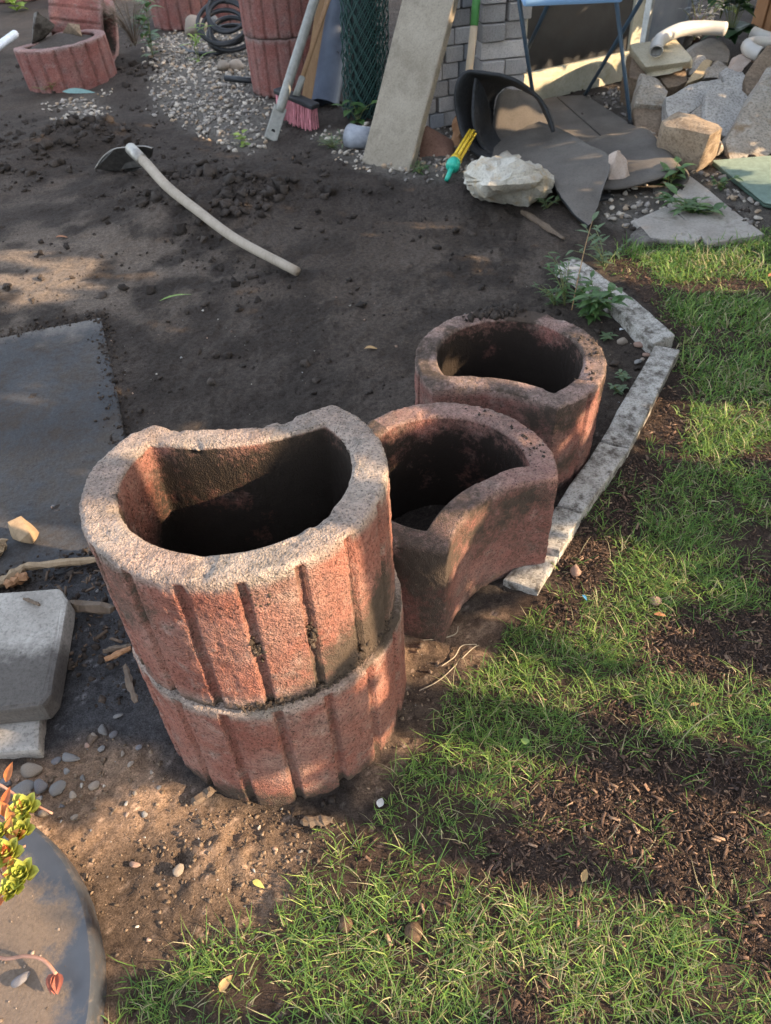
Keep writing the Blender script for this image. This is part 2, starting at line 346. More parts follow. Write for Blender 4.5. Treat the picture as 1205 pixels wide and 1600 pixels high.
# ------------------------------------------------------------------ planter rings
def smin(a, b, k):
    h = np.clip(.5 + .5 * (b - a) / k, 0, 1); return b + (a - b) * h - k * h * (1 - h)
def ring_plan(th, D=.440, RC=.305, k1=.042, k2=.024):
    s, cth = np.sin(th), np.cos(th)                # th measured from the hollow side (+v)
    def conc(D, R):
        q = R * R - (D * s) ** 2; ok = (q > 0) & (cth > 0)
        return np.where(ok, D * cth - np.sqrt(np.maximum(q, 0)), 9.0)
    ro = smin(np.full_like(th, .25), conc(D, RC), k1); ri = smin(np.full_like(th, .190), conc(D, RC + .054), k2)
    return ro, ri
M_ringcols = {}
def ring_mat(name, red1, red2, pale, dirt):
    m, n, b = new_mat(name); v = objco(n); a = N(n, 'ShaderNodeAttribute', attribute_name='Mask')
    sp = N(n, 'ShaderNodeSeparateColor'); n.links.new(a.outputs['Color'], sp.inputs[0])
    f = nz(n, v, 9, 6, .65); c = ramp(n, f, [(.32, red1), (.68, red2)])
    g = nz(n, v, 240, 3, .6); g2 = nz(n, v, 110, 4, .7)
    pl = mix(n, ramp(n, nz(n, v, 18, 7, .75), [(.42, 0.), (.56, 1.)]), tuple(x * f_ for x, f_ in zip(pale, (.62, .66, .68))), pale)
    c = mix(n, sp.outputs[0], c, pl)
    c = mix(n, ramp(n, nz(n, v, 22, 6, .7), [(.53, 0.), (.71, .62)]), c, pl)
    c = mix(n, ramp(n, nz(n, v, 5, 6, .7), [(.50, 0.), (.66, .35)]), c, tuple(x * .50 for x in pale))
    vo = N(n, 'ShaderNodeTexVoronoi'); vo.inputs['Scale'].default_value = 330; n.links.new(v, vo.inputs['Vector']); vc = N(n, 'ShaderNodeSeparateColor'); n.links.new(vo.outputs['Color'], vc.inputs[0])
    c = mix(n, 1.0, c, ramp(n, g2, [(.28, .30), (.38, .80), (.48, 1.0), (.78, 1.12)]), 'MULTIPLY')
    c = mix(n, 1.0, c, ramp(n, vc.outputs[0], [(.0, .72), (.12, .92), (.6, 1.02), (1., 1.12)]), 'MULTIPLY')
    c = mix(n, 1.0, c, ramp(n, g, [(.34, .28), (.42, .92), (.75, 1.12)]), 'MULTIPLY')
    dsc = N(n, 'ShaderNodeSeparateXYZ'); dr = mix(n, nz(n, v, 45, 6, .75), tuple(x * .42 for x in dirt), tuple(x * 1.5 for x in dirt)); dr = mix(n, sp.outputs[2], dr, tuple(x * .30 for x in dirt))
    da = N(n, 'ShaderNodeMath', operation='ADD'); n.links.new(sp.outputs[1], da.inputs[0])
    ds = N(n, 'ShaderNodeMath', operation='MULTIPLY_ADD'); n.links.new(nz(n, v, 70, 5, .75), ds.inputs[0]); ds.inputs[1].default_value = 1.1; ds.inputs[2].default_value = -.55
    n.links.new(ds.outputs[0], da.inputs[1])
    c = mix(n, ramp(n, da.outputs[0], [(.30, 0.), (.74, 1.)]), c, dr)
    n.links.new(c, b.inputs['Base Color']); b.inputs['Roughness'].default_value = .93; b.inputs['Specular IOR Level'].default_value = .2
    bump(n, b, mix(n, .45, mix(n, .5, g, vo.outputs['Distance']), g2), 1.0, .008); return m
def make_ring(name, mat, N_=420, rows=44, H=.30, seed=1, groove0=0., pale_amt=1., dirt_fn=None, chip=.006, label=None, group=None, detail=1., shape=()):
    th = np.linspace(0, 2 * np.pi, N_, endpoint=False); ro, ri = ring_plan(th, *shape)
    # vertical profile: (t 0 outer .. 1 inner, z, surface id)
    prof = []; e = .010
    for q in np.linspace(0, 1, rows): prof.append((0, 0.004 + q * (H - .004 - e), 0))
    for a in np.linspace(0, np.pi / 2, 4)[1:]: prof.append((-1, (e * (1 - math.cos(a)), H - e + e * math.sin(a)), 1))
    for q in np.linspace(0, 1, 12)[1:-1]: prof.append((-2, q, 1))
    for a in np.linspace(np.pi / 2, 0, 4)[:-1]: prof.append((-3, (e * (1 - math.cos(a)), H - e + e * math.sin(a)), 1))
    for q in np.linspace(1, 0, max(8, rows // 2)): prof.append((1, q * (H - e), 2))
    Vs, Ms = [], []
    dx, dy = np.sin(th), np.cos(th)
    g_ang = (th - math.pi + groove0) / math.radians(20.0); gd = np.abs(g_ang - np.round(g_ang)) * math.radians(20.) * .25
    gr_on = sstep(math.radians(48 if seed == 13 else 60), math.radians(53 if seed == 13 else 66), np.minimum(th, 2 * np.pi - th))
    for t, q, sid in prof:
        if t == 0: r, zz = ro.copy(), q; r = r - .0105 * gr_on * sstep(.0088, .0058, gd) * sstep(H - .006, H - .022, zz)
        elif t == -1: r, zz = ro - q[0], q[1]
        elif t == -2: r, zz = (ro - e) * (1 - q) + (ri + e) * q, H
        elif t == -3: r, zz = ri + q[0], q[1]
        else: r, zz = ri, q
        P = np.stack([r * dx, r * dy, np.full(N_, float(zz))], 1)
        rough = (fbm(P[:, 0], P[:, 1], P[:, 2] + seed, 3, 26.) - .5) * .005 + (fbm(P[:, 0], P[:, 1], P[:, 2] + seed, 2, 120.) - .5) * .0045 * detail
        edge = np.exp(-((zz - H) / .016) ** 2) if sid != 1 else 1.0
        chipn = sstep(.55, .78, fbm(P[:, 0], P[:, 1], seed * 1.3, 3, 22.)) * chip * edge
        sgn = 1 if sid != 2 else -1
        rr = r + sgn * rough - (chipn if sid == 0 else (-chipn if sid == 2 else 0 * chipn))
        P[:, 0], P[:, 1] = rr * dx, rr * dy
        if sid == 1: P[:, 2] += rough * .9 - chipn * (1.0 if t != -2 else (.5 if .2 < q < .8 else .8))
        Vs.append(P)
        n1 = fbm(P[:, 0], P[:, 1], P[:, 2] + 5 + seed, 4, 11.)
        groove = gr_on * sstep(.010, .006, gd) * (1 if t == 0 else 0)
        if sid == 1: pl = np.full(N_, .85 * pale_amt) + (n1 - .5) * .6; dt = n1 * .75 - .15
        elif sid == 0:
            pl = (sstep(.05, .0, zz) * .6 + sstep(H - .03, H - .012, zz) * .7 + (n1 - .45) * 1.0) * pale_amt * (1 - groove) ; dt = n1 * .55 - .06 + sstep(.06, 0, zz) * .12 + .16 * groove  # grooves also darkened in the mask to look crisper
        else: pl = .15 + (n1 - .5) * .8; dt = .58 + (n1 - .5) * 1.5 + sstep(H - .01, H - .10, zz) * .5  # inner walls get darker with depth below the rim
        dt = dt + np.zeros(N_)
        if dirt_fn is not None: dt = dirt_fn(dt, sid, th, zz / H, P)
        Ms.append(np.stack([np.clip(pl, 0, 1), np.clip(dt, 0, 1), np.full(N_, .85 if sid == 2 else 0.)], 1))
    V = np.vstack(Vs); Mk = np.vstack(Ms); R_ = len(prof); idx = np.arange(N_); F = []
    for k in range(R_):
        a = k * N_ + idx; b = k * N_ + (idx + 1) % N_; k2 = (k + 1) % R_; c2 = k2 * N_ + (idx + 1) % N_; d2 = k2 * N_ + idx
        F.append(np.stack([a, d2, c2, b], 1))
    o = mk(name, V, np.vstack(F), mat, smooth=True, col=Mk, colname='Mask')
    if label: tag(o, label, 'planter', group)
    return o
def place(o, x, y, z, vdir, lean=(0, 0), scale=1):
    rz = math.atan2(-vdir[0], vdir[1])            # local +Y (hollow side) to vdir
    Rm = Matrix.Rotation(rz, 4, 'Z'); L = Matrix.Rotation(lean[0], 4, 'X') @ Matrix.Rotation(lean[1], 4, 'Y')
    S = Matrix.Diagonal((*((scale,) * 3 if not hasattr(scale, '__len__') else scale), 1))
    o.matrix_world = Matrix.Translation((x, y, z)) @ L @ Rm @ S
    return o
M_ringA = ring_mat('red_concrete_dusty', (.215, .080, .058), (.315, .142, .105), (.385, .315, .262), (.085, .063, .047))
M_ringB = ring_mat('red_concrete_soiled', (.22, .088, .070), (.32, .158, .130), (.35, .275, .235), (.075, .056, .044))
M_ringC = ring_mat('red_concrete_far_shade', (.21, .078, .066), (.29, .13, .11), (.33, .25, .23), (.07, .055, .045))  # far rings: deeper shade at the back is put into the colour
LEAN = (math.radians(-3.8), 0)
def dirt_toneA(dt, sid, th, u, P):
    if sid == 0:      # big darker patch low on the right front
        a = ((th - math.radians(140)) / .40) ** 2; dt = dt + .75 * np.exp(-a - ((u - .16) / .20) ** 2) + .5 * np.exp(-((th - math.radians(120)) / .25) ** 2 - ((u - .35) / .25) ** 2) - .02 + .30 * sstep(.52, .64, fbm(P[:, 0], P[:, 1], P[:, 2] + 1, 4, 7.)) + .35 * sstep(.10, .0, u)
    if sid == 2: dt = dt - .55 * np.exp(-((th - math.radians(285)) / .35) ** 2) * 1.0  # inner wall less dark on its left side
    if sid == 1: dt = dt - .12
    return dt
def dirtL(dt, sid, th, u, P):
    if sid == 0: dt = dt - .08 + .55 * sstep(.30, .13, u + .25 * (fbm(P[:, 0], P[:, 1], 3., 3, 14.) - .5))
    if sid == 1: dt = dt + .05 + .55 * np.exp(-((th - math.radians(125)) / .55) ** 2)
    if sid == 0: dt = dt + .45 * np.exp(-((th - math.radians(125)) / .5) ** 2) * sstep(.90, .99, u)
    return dt
def dirtM(dt, sid, th, u, P):
    if sid == 0:
        side = sstep(math.radians(40), math.radians(55), np.minimum(th, 2 * np.pi - th)); dt = dt + .10 + .15 * side + .20 * sstep(.48, .62, fbm(P[:, 0], P[:, 1], P[:, 2] + 3, 4, 6.))
        dt = dt + .35 * np.exp(-((u - .8) / .16) ** 2) * sstep(.45, .6, fbm(P[:, 0], P[:, 1], P[:, 2], 3, 9.))
        dt = dt + .35 * np.exp(-((th - math.radians(46)) / .2) ** 2)
    if sid == 1: dt = dt + .16 + .25 * sstep(math.radians(0), math.radians(60), th) * (th < math.pi)
    return dt
def dirtB(dt, sid, th, u, P):
    if sid == 1: dt = dt + .12 + .5 * np.exp(-((th - math.radians(178)) / .28) ** 2)
    if sid == 0: dt = dt + .12 + .3 * sstep(.5, .62, fbm(P[:, 0], P[:, 1], P[:, 2] + 8, 4, 7.))
    if sid == 1: dt = dt + .25 * sstep(.5, .6, fbm(P[:, 0], P[:, 1], 2., 3, 12.))
    return dt
zb = -.035
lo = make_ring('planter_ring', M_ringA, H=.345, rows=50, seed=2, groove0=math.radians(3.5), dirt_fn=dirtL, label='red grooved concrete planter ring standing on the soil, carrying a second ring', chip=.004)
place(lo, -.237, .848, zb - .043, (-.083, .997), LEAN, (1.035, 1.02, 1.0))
up = make_ring('planter_ring', M_ringA, N_=520, rows=60, H=.305, seed=5, groove0=math.radians(3), dirt_fn=dirt_toneA, label='large sunlit red concrete planter ring stacked on top of another, grey rim, crescent shaped', chip=.007)
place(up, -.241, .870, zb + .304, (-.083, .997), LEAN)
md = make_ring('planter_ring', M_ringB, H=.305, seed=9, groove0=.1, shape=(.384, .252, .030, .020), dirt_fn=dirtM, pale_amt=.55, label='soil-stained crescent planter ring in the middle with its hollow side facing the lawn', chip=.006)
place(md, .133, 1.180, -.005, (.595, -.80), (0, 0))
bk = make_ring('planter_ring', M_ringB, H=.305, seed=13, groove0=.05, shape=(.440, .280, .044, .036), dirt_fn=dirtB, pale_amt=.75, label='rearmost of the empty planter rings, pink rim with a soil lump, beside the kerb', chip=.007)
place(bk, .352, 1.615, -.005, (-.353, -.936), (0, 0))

# ------------------------------------------------------------------ kerb stones
M_kerb = stone('kerb_concrete', (.35, .33, .295), (.52, .49, .445), 16, 190, .6, .8, .004, dirt=(.09, .075, .06), dirt_amt=.45, rnd=(.85, 1.02))
KZ = .045
for q, lab in [([(868, 412), (903, 402), (984, 461), (953, 472)], 'weathered grey kerb stone behind the green weeds, farthest of the lawn edging'),
               ([(955, 473), (986, 462), (1056, 524), (1020, 536)], 'grey kerb stone leading to the outer corner of the lawn edging'),
               ([(1024, 539), (1063, 545), (984, 699), (939, 688)], 'long pale kerb stone just past the corner of the lawn edging'),
               ([(938, 690), (983, 701), (911, 800), (870, 787)], 'pale kerb stone next to the rearmost planter ring'),
               ([(869, 789), (910, 802), (876, 862), (838, 850)], 'short soil-speckled kerb stone beside the middle planter ring'),
               ([(836, 852), (875, 864), (842, 924), (785, 905)], 'last kerb stone in front, half under grass by the middle planter ring')]:
    zq = .022 if q[0][0] == 836 else KZ; o = block('kerb_stone', Gs(q, zq), .16, M_kerb, bevel=.006, cuts=6, rough=.0035, seed=q[0][0]); tag(o, lab, 'kerb stone')

# ------------------------------------------------------------------ left: slab, blocks, wood
m, n, b = new_mat('dark_slab'); v = objco(n); xy = N(n, 'ShaderNodeSeparateXYZ'); n.links.new(v, xy.inputs[0])
f1, f2, f3, f4 = nz(n, v, 2.2, 7, .72), nz(n, v, 9, 8, .78), nz(n, v, 150, 4, .7), nz(n, v, 45, 6, .75)
c = ramp(n, f1, [(.35, (.040, .041, .044)), (.65, (.074, .075, .079))]); c = mix(n, ramp(n, f2, [(.44, 0.), (.62, .9)]), c, (.050, .039, .031)); c = mix(n, ramp(n, f1, [(.50, 0.), (.62, .4)]), c, (.10, .088, .076))
yr = N(n, 'ShaderNodeMath', operation='MULTIPLY_ADD'); n.links.new(f2, yr.inputs[0]); yr.inputs[1].default_value = .5; n.links.new(xy.outputs[1], yr.inputs[2])
c = mix(n, ramp(n, yr.outputs[0], [(.85, 0.), (.97, .75)]), c, (.19, .175, .16)); c = mix(n, 1.0, c, ramp(n, f3, [(.3, .78), (.5, 1.), (.72, 1.22)]), 'MULTIPLY'); c = mix(n, ramp(n, f4, [(.60, 0.), (.68, .9)]), c, (.035, .028, .023))
n.links.new(c, b.inputs['Base Color']); rg_ = ramp(n, f2, [(.4, .78), (.6, .97)]); n.links.new(rg_, b.inputs['Roughness']); bump(n, b, mix(n, .5, f4, f3), .7, .005); b.inputs['Specular IOR Level'].default_value = .18; M_dslab = m
M_dslab0 = stone('dark_slab_plain', (.040, .042, .048), (.085, .088, .098), 5, 130, .5, .5, .004, rough=.6, dirt=(.062, .051, .043), dirt_amt=.52, spec=.5)
pz = .010
o = block('paving_slab', Gs([(-420, 600), (0, 527), (157, 496), (172, 560), (228, 850), (170, 872), (40, 912), (-500, 990)], pz), .05, M_dslab, bevel=.005, cuts=5, rough=.004)
tag(o, 'large dark grey slab lying flat and dusted with soil left of the stacked ring', 'slab')
M_conc = stone('pale_concrete', (.24, .22, .195), (.38, .355, .32), 10, 130, .4, .5, .003, dirt=(.10, .085, .07), dirt_amt=.37)
m, n, b = new_mat('half_soiled_concrete'); v = objco(n); xy = N(n, 'ShaderNodeSeparateXYZ'); n.links.new(v, xy.inputs[0])
f1, f2, f3 = nz(n, v, 10, 7, .7), nz(n, v, 30, 7, .78), nz(n, v, 140, 4, .7)
c = ramp(n, f1, [(.3, (.24, .215, .185)), (.7, (.38, .35, .31))]); yr = N(n, 'ShaderNodeMath', operation='MULTIPLY_ADD'); n.links.new(f1, yr.inputs[0]); yr.inputs[1].default_value = .16; n.links.new(xy.outputs[1], yr.inputs[2])
sl_ = mix(n, f2, (.040, .033, .027), (.115, .10, .088)); c = mix(n, ramp(n, yr.outputs[0], [(.185, .95), (.235, 0.)]), c, sl_); c = mix(n, ramp(n, f2, [(.60, 0.), (.68, .8)]), c, (.06, .05, .042)); c = mix(n, 1.0, c, ramp(n, f3, [(.3, .6), (.5, 1.), (.75, 1.2)]), 'MULTIPLY')
n.links.new(c, b.inputs['Base Color']); b.inputs['Roughness'].default_value = .9; bump(n, b, mix(n, .5, f2, f3), .7, .006); M_half = m
M_concd = stone('soiled_concrete', (.10, .09, .08), (.24, .225, .205), 8, 130, .4, .6, .004, dirt=(.055, .047, .04), dirt_amt=.48)
t1 = thing('concrete_block', G(20, 1112, .03), 'weathered concrete slab with pale upper half and soiled lower half at the left edge', 'block')
bt_ = Gs([(-260, 1135), (66, 1104), (82, 1085), (106, 936), (93, 919), (-260, 938)], .085)
t1.location = G(20, 1112, .03); block('body', bt_, .055, M_half, t1, bevel=.009, cuts=6, rough=.004)
o = block('concrete_block', Gs([(-260, 1190), (62, 1172), (64, 1098), (-260, 1115)], .028), .06, M_conc, bevel=.01, cuts=4, rough=.003); tag(o, 'pale concrete slab lying under the soiled block at the left edge', 'block')
M_wood1 = wood('split_wood', (.17, .115, .065), (.38, .275, .165)); M_wood2 = wood('dark_wood', (.07, .05, .035), (.17, .12, .08)); M_wood3 = wood('orange_wood', (.24, .11, .05), (.42, .23, .11))
def stick(name, a, b, wd, th, mat, lab, cat='wood scrap', group=None, seed=0, twist=0.):
    a, b = Vector(a), Vector(b); d = (b - a); L = d.length; d.normalize(); s = d.cross(Vector((0, 0, 1))).normalized(); u = s.cross(d)
    bm = bmesh.new(); rings = []
    for k in range(9):
        t = k / 8; c = a + (b - a) * t; f = (1 - .35 * abs(2 * t - 1) ** 3) * (1 + .25 * mnoise.noise(Vector((t * 5, seed, 0))))
        rings.append([bm.verts.new(c + s * x * wd * f + u * (y * th * f) + Vector(mnoise.noise_vector(Vector((t * 6 + x, y * 3, seed)))) * wd * .35) for x, y in ((-.5, 0), (-.3, .5), (.25, .55), (.5, .1), (.3, -.45), (-.25, -.5))])
    for r1, r2 in zip(rings, rings[1:]):
        for i in range(6): bm.faces.new([r1[i], r1[(i + 1) % 6], r2[(i + 1) % 6], r2[i]])
    bm.faces.new(rings[0][::-1]); bm.faces.new(rings[-1]); bmesh.ops.recalc_face_normals(bm, faces=bm.faces)
    o = bm_obj(name, bm, mat, None, np.array((a + b) / 2)); tag(o, lab, cat, group); return o
stick('wood_scrap', G(32, 886, .035), G(158, 874, .035), .020, .018, M_wood1, 'long split pale lath lying on the dark slab beside the stacked ring')
stick('wood_scrap', G(-12, 918, .03), G(40, 886, .035), .024, .02, M_wood1, 'pale split lath behind the soiled concrete block at the left edge', seed=2)
stick('wood_scrap', G(8, 916, .03), G(44, 898, .03), .025, .02, M_wood3, 'reddish broken lath tucked under the pale lath at the left edge', seed=3)
stick('wood_scrap', G(100, 945, .04), G(178, 952, .035), .026, .03, M_wood2, 'dark rotten wood chunk beside the soiled concrete block', seed=4)
stick('wood_scrap', G(96, 966, .03), G(130, 942, .03), .010, .01, M_wood1, 'thin grey wood splinter touching the concrete block', seed=5)
stick('wood_scrap', G(165, 1031, .03), G(204, 1012, .03), .013, .012, M_wood3, 'small orange wood splinter left of the stacked ring', seed=6)
stick('wood_scrap', G(195, 1040, .03), G(212, 1098, .03), .014, .01, M_wood2, 'grey flat splinter pointing at the joint of the stacked rings', seed=7)
stick('wood_scrap', G(160, 1018, .028), G(205, 1010, .028), .013, .014, M_wood2, 'blackened stick end left of the stacked ring', seed=8)
stick('wood_scrap', G(38, 935, .09), G(62, 945, .09), .009, .008, M_wood2, 'short dark stick lying on top of the concrete block', seed=9)
stick('wood_scrap', G(-10, 870, .03), G(6, 845, .03), .03, .03, M_wood1, 'pale wood end at the left frame edge above the laths', seed=10)
stick('wood_scrap', G(300, 1255, 0), G(336, 1232, 0), .02, .012, M_wood2, 'brown bark strip at the foot of the stacked rings', seed=11)
stick('wood_scrap', G(470, 1284, -.01), G(520, 1280, -.01), .02, .014, M_wood2, 'brown bark piece at the foot of the lower ring by the grass', seed=12)
c0 = G(37, 842, .02)
hull_rock('wood_chunk', [c0 + np.array(p) for p in ((-.03, .0, 0), (.03, -.02, 0), (.035, .02, .0), (-.02, .035, 0), (-.025, .015, .05), (.005, .03, .055), (.03, -.01, .03), (.01, -.025, .02))], M_wood1,
          'splintered pale wood chunk on the dark slab left of the stack', 'wood scrap', rough=.008, sm=1, seed=4, cuts=3)
# foreground pebbles
M_peb = [stone('pebble_grey', (.12, .114, .108), (.22, .21, .20), 20, 200, .2, .2, .002, .7, rnd=(.75, 1.2)), stone('pebble_beige', (.20, .162, .128), (.32, .265, .21), 20, 200, .2, .2, .002, .75, rnd=(.8, 1.15)),
         stone('pebble_dark', (.10, .095, .10), (.20, .19, .195), 20, 200, .2, .2, .002, .7, rnd=(.7, 1.2)), stone('pebble_pink', (.26, .16, .12), (.36, .245, .19), 20, 200, .2, .2, .002, .75, rnd=(.85, 1.1))]
PEBM = []
for s_ in range(5):
    V, F = angular(s_ + 1, 18, 3, 1., .05); me = bpy.data.meshes.new('pebble'); me.from_pydata(V.tolist(), [], F.tolist()); me.polygons.foreach_set('use_smooth', np.ones(len(F), bool)); PEBM.append(me)
def pebble(px, py, wpx, hpx, m, label, group=None, z=0., name='pebble', sink=.35, rz=None):
    c = G(px, py, z); dep = np.linalg.norm(c - [0, 0, CAM_H]); sx = wpx / F_PX * dep * .5 * .95; sy = sx * min(1.3, max(.6, hpx / wpx)) * 1.05; sz = min(sx, sy) * .72
    me = PEBM[(px * 7 + py) % 5]; key = me.name + m.name
    if key not in bpy.data.meshes:
        k = me.copy(); k.name = key; k.materials.append(m)
    o = bpy.data.objects.new(name, bpy.data.meshes[key]); COL.objects.link(o); zg = z if z else float(ground_z(c[0], c[1]))
    o.location = (c[0], c[1], zg + sz * (1 - sink)); o.scale = (sx, sy, sz); o.rotation_euler = (0, 0, (px * 1.7) % 1.0 - .5 if rz is None else rz)
    tag(o, label, 'stone', group); return o
GP = 'pebbles beside the kerb blocks at lower left'
PB = [(48, 1206, 46, 26, 1), (65, 1232, 30, 26, 2), (92, 1237, 24, 24, 0), (108, 1187, 34, 20, 0), (116, 1245, 18, 14, 1), (148, 1230, 18, 14, 1), (72, 1275, 20, 14, 1), (38, 1240, 34, 28, 0), (105, 1207, 14, 12, 0),
                       (130, 1218, 12, 10, 0), (160, 1143, 24, 18, 0), (185, 1120, 16, 10, 0), (205, 1195, 10, 16, 1), (225, 1272, 14, 12, 0), (118, 1280, 12, 9, 1), (212, 1240, 8, 14, 1), (146, 1150, 16, 12, 1), (88, 1190, 16, 12, 2), (60, 1262, 12, 8, 1),
                       (158, 1170, 12, 10, 0), (178, 1150, 14, 12, 2), (136, 1165, 13, 10, 3), (26, 1262, 20, 16, 2), (12, 1225, 22, 18, 2), (236, 1205, 9, 8, 1), (218, 1170, 11, 9, 2), (98, 1262, 10, 8, 2), (192, 1178, 9, 12, 1), (248, 1230, 8, 7, 0)]
for px, py, a, b, k in PB:
    nm = ('grey', 'pale', 'dark', 'reddish')[k]; same_ = sorted(q[0] for q in PB if q[4] == k and q[2] != 46 and q[0] != 38); ordw = ('leftmost', 'second from the left', 'third from the left', 'fourth from the left', 'fifth from the left', 'sixth from the left', 'seventh from the left', 'eighth from the left', 'ninth from the left', 'tenth from the left', 'eleventh from the left', 'twelfth from the left')
    lab_ = f'{nm} pebble below the concrete slab, ' + (ordw[same_.index(px)] + f' of the {nm} ones' if px in same_ else 'widest one')
    pebble(px, py, a, b, M_peb[k], {46: 'broad cream stone just below the pale concrete slab', 34: 'flat grey stone left of the pebbles by the concrete slab'}.get(a if a != 34 or px == 38 else 0, lab_), GP if a not in (46,) and px != 38 else None)
pebble(281, 1364, 18, 18, M_peb[1], 'small beige stone on the sunlit sandy soil before the stack')
pebble(901, 897, 24, 26, M_peb[3], 'egg-sized tan stone in the grass near the last kerb stone')
pebble(1022, 943, 26, 20, M_peb[3], 'flat reddish stone at the edge of the grass right of the kerb')
pebble(975, 534, 24, 12, M_peb[1], 'larger of two tan stones on the soil inside the kerb corner')
pebble(1000, 541, 22, 12, M_peb[3], 'smaller tan stone touching the kerb corner from inside')
pebble(996, 568, 12, 14, M_peb[0], 'bluish grey pebble beside the kerb below the two tan stones')
pebble(1010, 556, 14, 9, M_peb[3], 'pink pebble wedged beside the long pale kerb stone')
pebble(1004, 563, 10, 7, M_peb[1], 'cream pebble between the pink pebble and the bluish pebble')
pebble(210, 1350, 18, 12, M_peb[3], 'reddish shard on the sandy soil right of the round lid')
pebble(103, 1415, 9, 8, M_peb[1], 'tiny pebble', None, .075) if False else None
for px, py, a in [(646, 1457, 27), (540, 1444, 22)]:
    V, F = lumpy(3, .06, px); c = G(px, py, .006); r = .9 * a / F_PX * np.linalg.norm(c - [0, 0, 1.33]) * .5
    o = mk('walnut', c + V * [r, r * 1.08, r * .95], F, plain('walnut_shell', (.10, .062, .036), .85, 0, .5, 140, .9), loc=c - [0, 0, r]); tag(o, {646: 'brown walnut lying in the grass at the bottom of the picture', 540: 'greyish dirty walnut in the grass left of the brown walnut'}[px], 'walnut')

# ------------------------------------------------------------------ round lid at lower left
zl = .05
pts = np.array([G(*p, zl)[:2] for p in [(62, 1296), (100, 1338), (130, 1405), (146, 1470), (149, 1530), (142, 1590)]])
A_ = np.c_[2 * pts, np.ones(len(pts))]; s_ = np.linalg.lstsq(A_, (pts ** 2).sum(1), rcond=None)[0]; lc_, lr = s_[:2], float(np.sqrt(s_[2] + s_[:2] @ s_[:2]))
m, n, b = new_mat('dark_plastic_dusty'); v = objco(n); a = N(n, 'ShaderNodeAttribute', attribute_name='Col'); sp = N(n, 'ShaderNodeSeparateColor'); n.links.new(a.outputs['Color'], sp.inputs[0])
dd = N(n, 'ShaderNodeMath', operation='ADD'); n.links.new(sp.outputs[0], dd.inputs[0]); ms = N(n, 'ShaderNodeMath', operation='MULTIPLY_ADD'); n.links.new(nz(n, v, 40, 8, .75), ms.inputs[0]); ms.inputs[1].default_value = .9; ms.inputs[2].default_value = -.45
n.links.new(ms.outputs[0], dd.inputs[1]); dm = ramp(n, dd.outputs[0], [(.30, 0.), (.60, 1.)])
soilc = mix(n, nz(n, v, 160, 5, .7), (.075, .056, .042), (.24, .18, .135))
n.links.new(mix(n, dm, mix(n, nz(n, v, 18, 6, .7), (.030, .036, .046), (.070, .078, .094)), soilc), b.inputs['Base Color'])
rr = N(n, 'ShaderNodeMapRange'); n.links.new(dm, rr.inputs[0]); rr.inputs[3].default_value = .36; rr.inputs[4].default_value = .95; n.links.new(rr.outputs[0], b.inputs['Roughness'])
hb = mix(n, dm, (0.3, 0.3, 0.3), nz(n, v, 180, 5, .75)); bump(n, b, hb, .6, .004); M_lid = m
print('lid', lr, lc_); prof = [(0, zl - .012), (.25, zl - .012)] + [(q, zl - .012 + .004 * sstep(.6, .8, q)) for q in np.linspace(.4, .84, 26)] + [ (.88, zl - .006), (.94, zl - .003), (.965, zl + .001), (.985, zl + .002), (.995, zl - .002), (1.0, zl - .008), (1.002, zl - .03), (1.004, -.03)]
NV = 160; V, C = [], []
for r_, z_ in prof:
    th = np.linspace(0, 2 * np.pi, NV, endpoint=False); px_ = lc_[0] + lr * r_ * np.cos(th); py_ = lc_[1] + lr * r_ * np.sin(th)
    V.append(np.stack([px_, py_, np.full(NV, z_)], 1)); nn = fbm(px_, py_, 2, 4, 7.)
    nn2 = fbm(px_, py_, 4, 4, 25.); C.append(np.repeat(np.clip(.5 + (lr * (1 - r_) - .040) * 11 + (nn - .5) * 1.5 + (nn2 - .5) * .9, 0.12 if r_ < .985 else .3, 1)[:, None], 3, 1))
V = np.vstack(V); C = np.vstack(C); idx = np.arange(NV); F = np.vstack([np.stack([k * NV + idx, k * NV + (idx + 1) % NV, (k + 1) * NV + (idx + 1) % NV, (k + 1) * NV + idx], 1) for k in range(len(prof) - 1)])
lid = thing('round_lid', (lc_[0], lc_[1], 0), 'round dark plastic lid with raised rim, covered in soil, lower left corner', 'lid')
mk('disc', V, F, M_lid, lid, col=C).data.set_sharp_from_angle(angle=.5)
M_hole = plain('hole_black', (.012, .012, .012), .9)  # flat black caps painted as the dark inside of the holes
for px, py in [(38, 1296), (53, 1303)]:
    c = G(px, py, zl - .0015); th = np.linspace(0, 2 * np.pi, 14, endpoint=False); V = [c + np.array([.006 * math.cos(a), .009 * math.sin(a), 0]) for a in th] + [c + np.array([.006 * math.cos(a), .009 * math.sin(a), -.006]) for a in th]
    mk('drain_hole', V, [list(range(14))] + [[i, i + 14, (i + 1) % 14 + 14, (i + 1) % 14] for i in range(14)], M_hole, lid, smooth=False)
k = 420; rr_ = lr * np.sqrt(rng.random(k)) * .9; aa = rng.random(k) * 6.28; pos = np.stack([lc_[0] + rr_ * np.cos(aa), lc_[1] + rr_ * np.sin(aa), np.full(k, zl - .009)], 1)
scatter('soil_crumbs', [lumpy(1, .4, 3)], pos, (rng.random((k, 1)) ** 2 * .004 + .0012) * np.array([[1, 1, .7]]), rng.random((k, 3)) * 6, np.array([[.2, .155, .12]]) * (.4 + rng.random((k, 1)) * 1.6), vcol('crumb', 300, .3, .2), None, None, parent=lid)
pebble(34, 1532, 26, 18, M_peb[2], 'smooth dark pebble lying on the round lid', None, zl - .008)

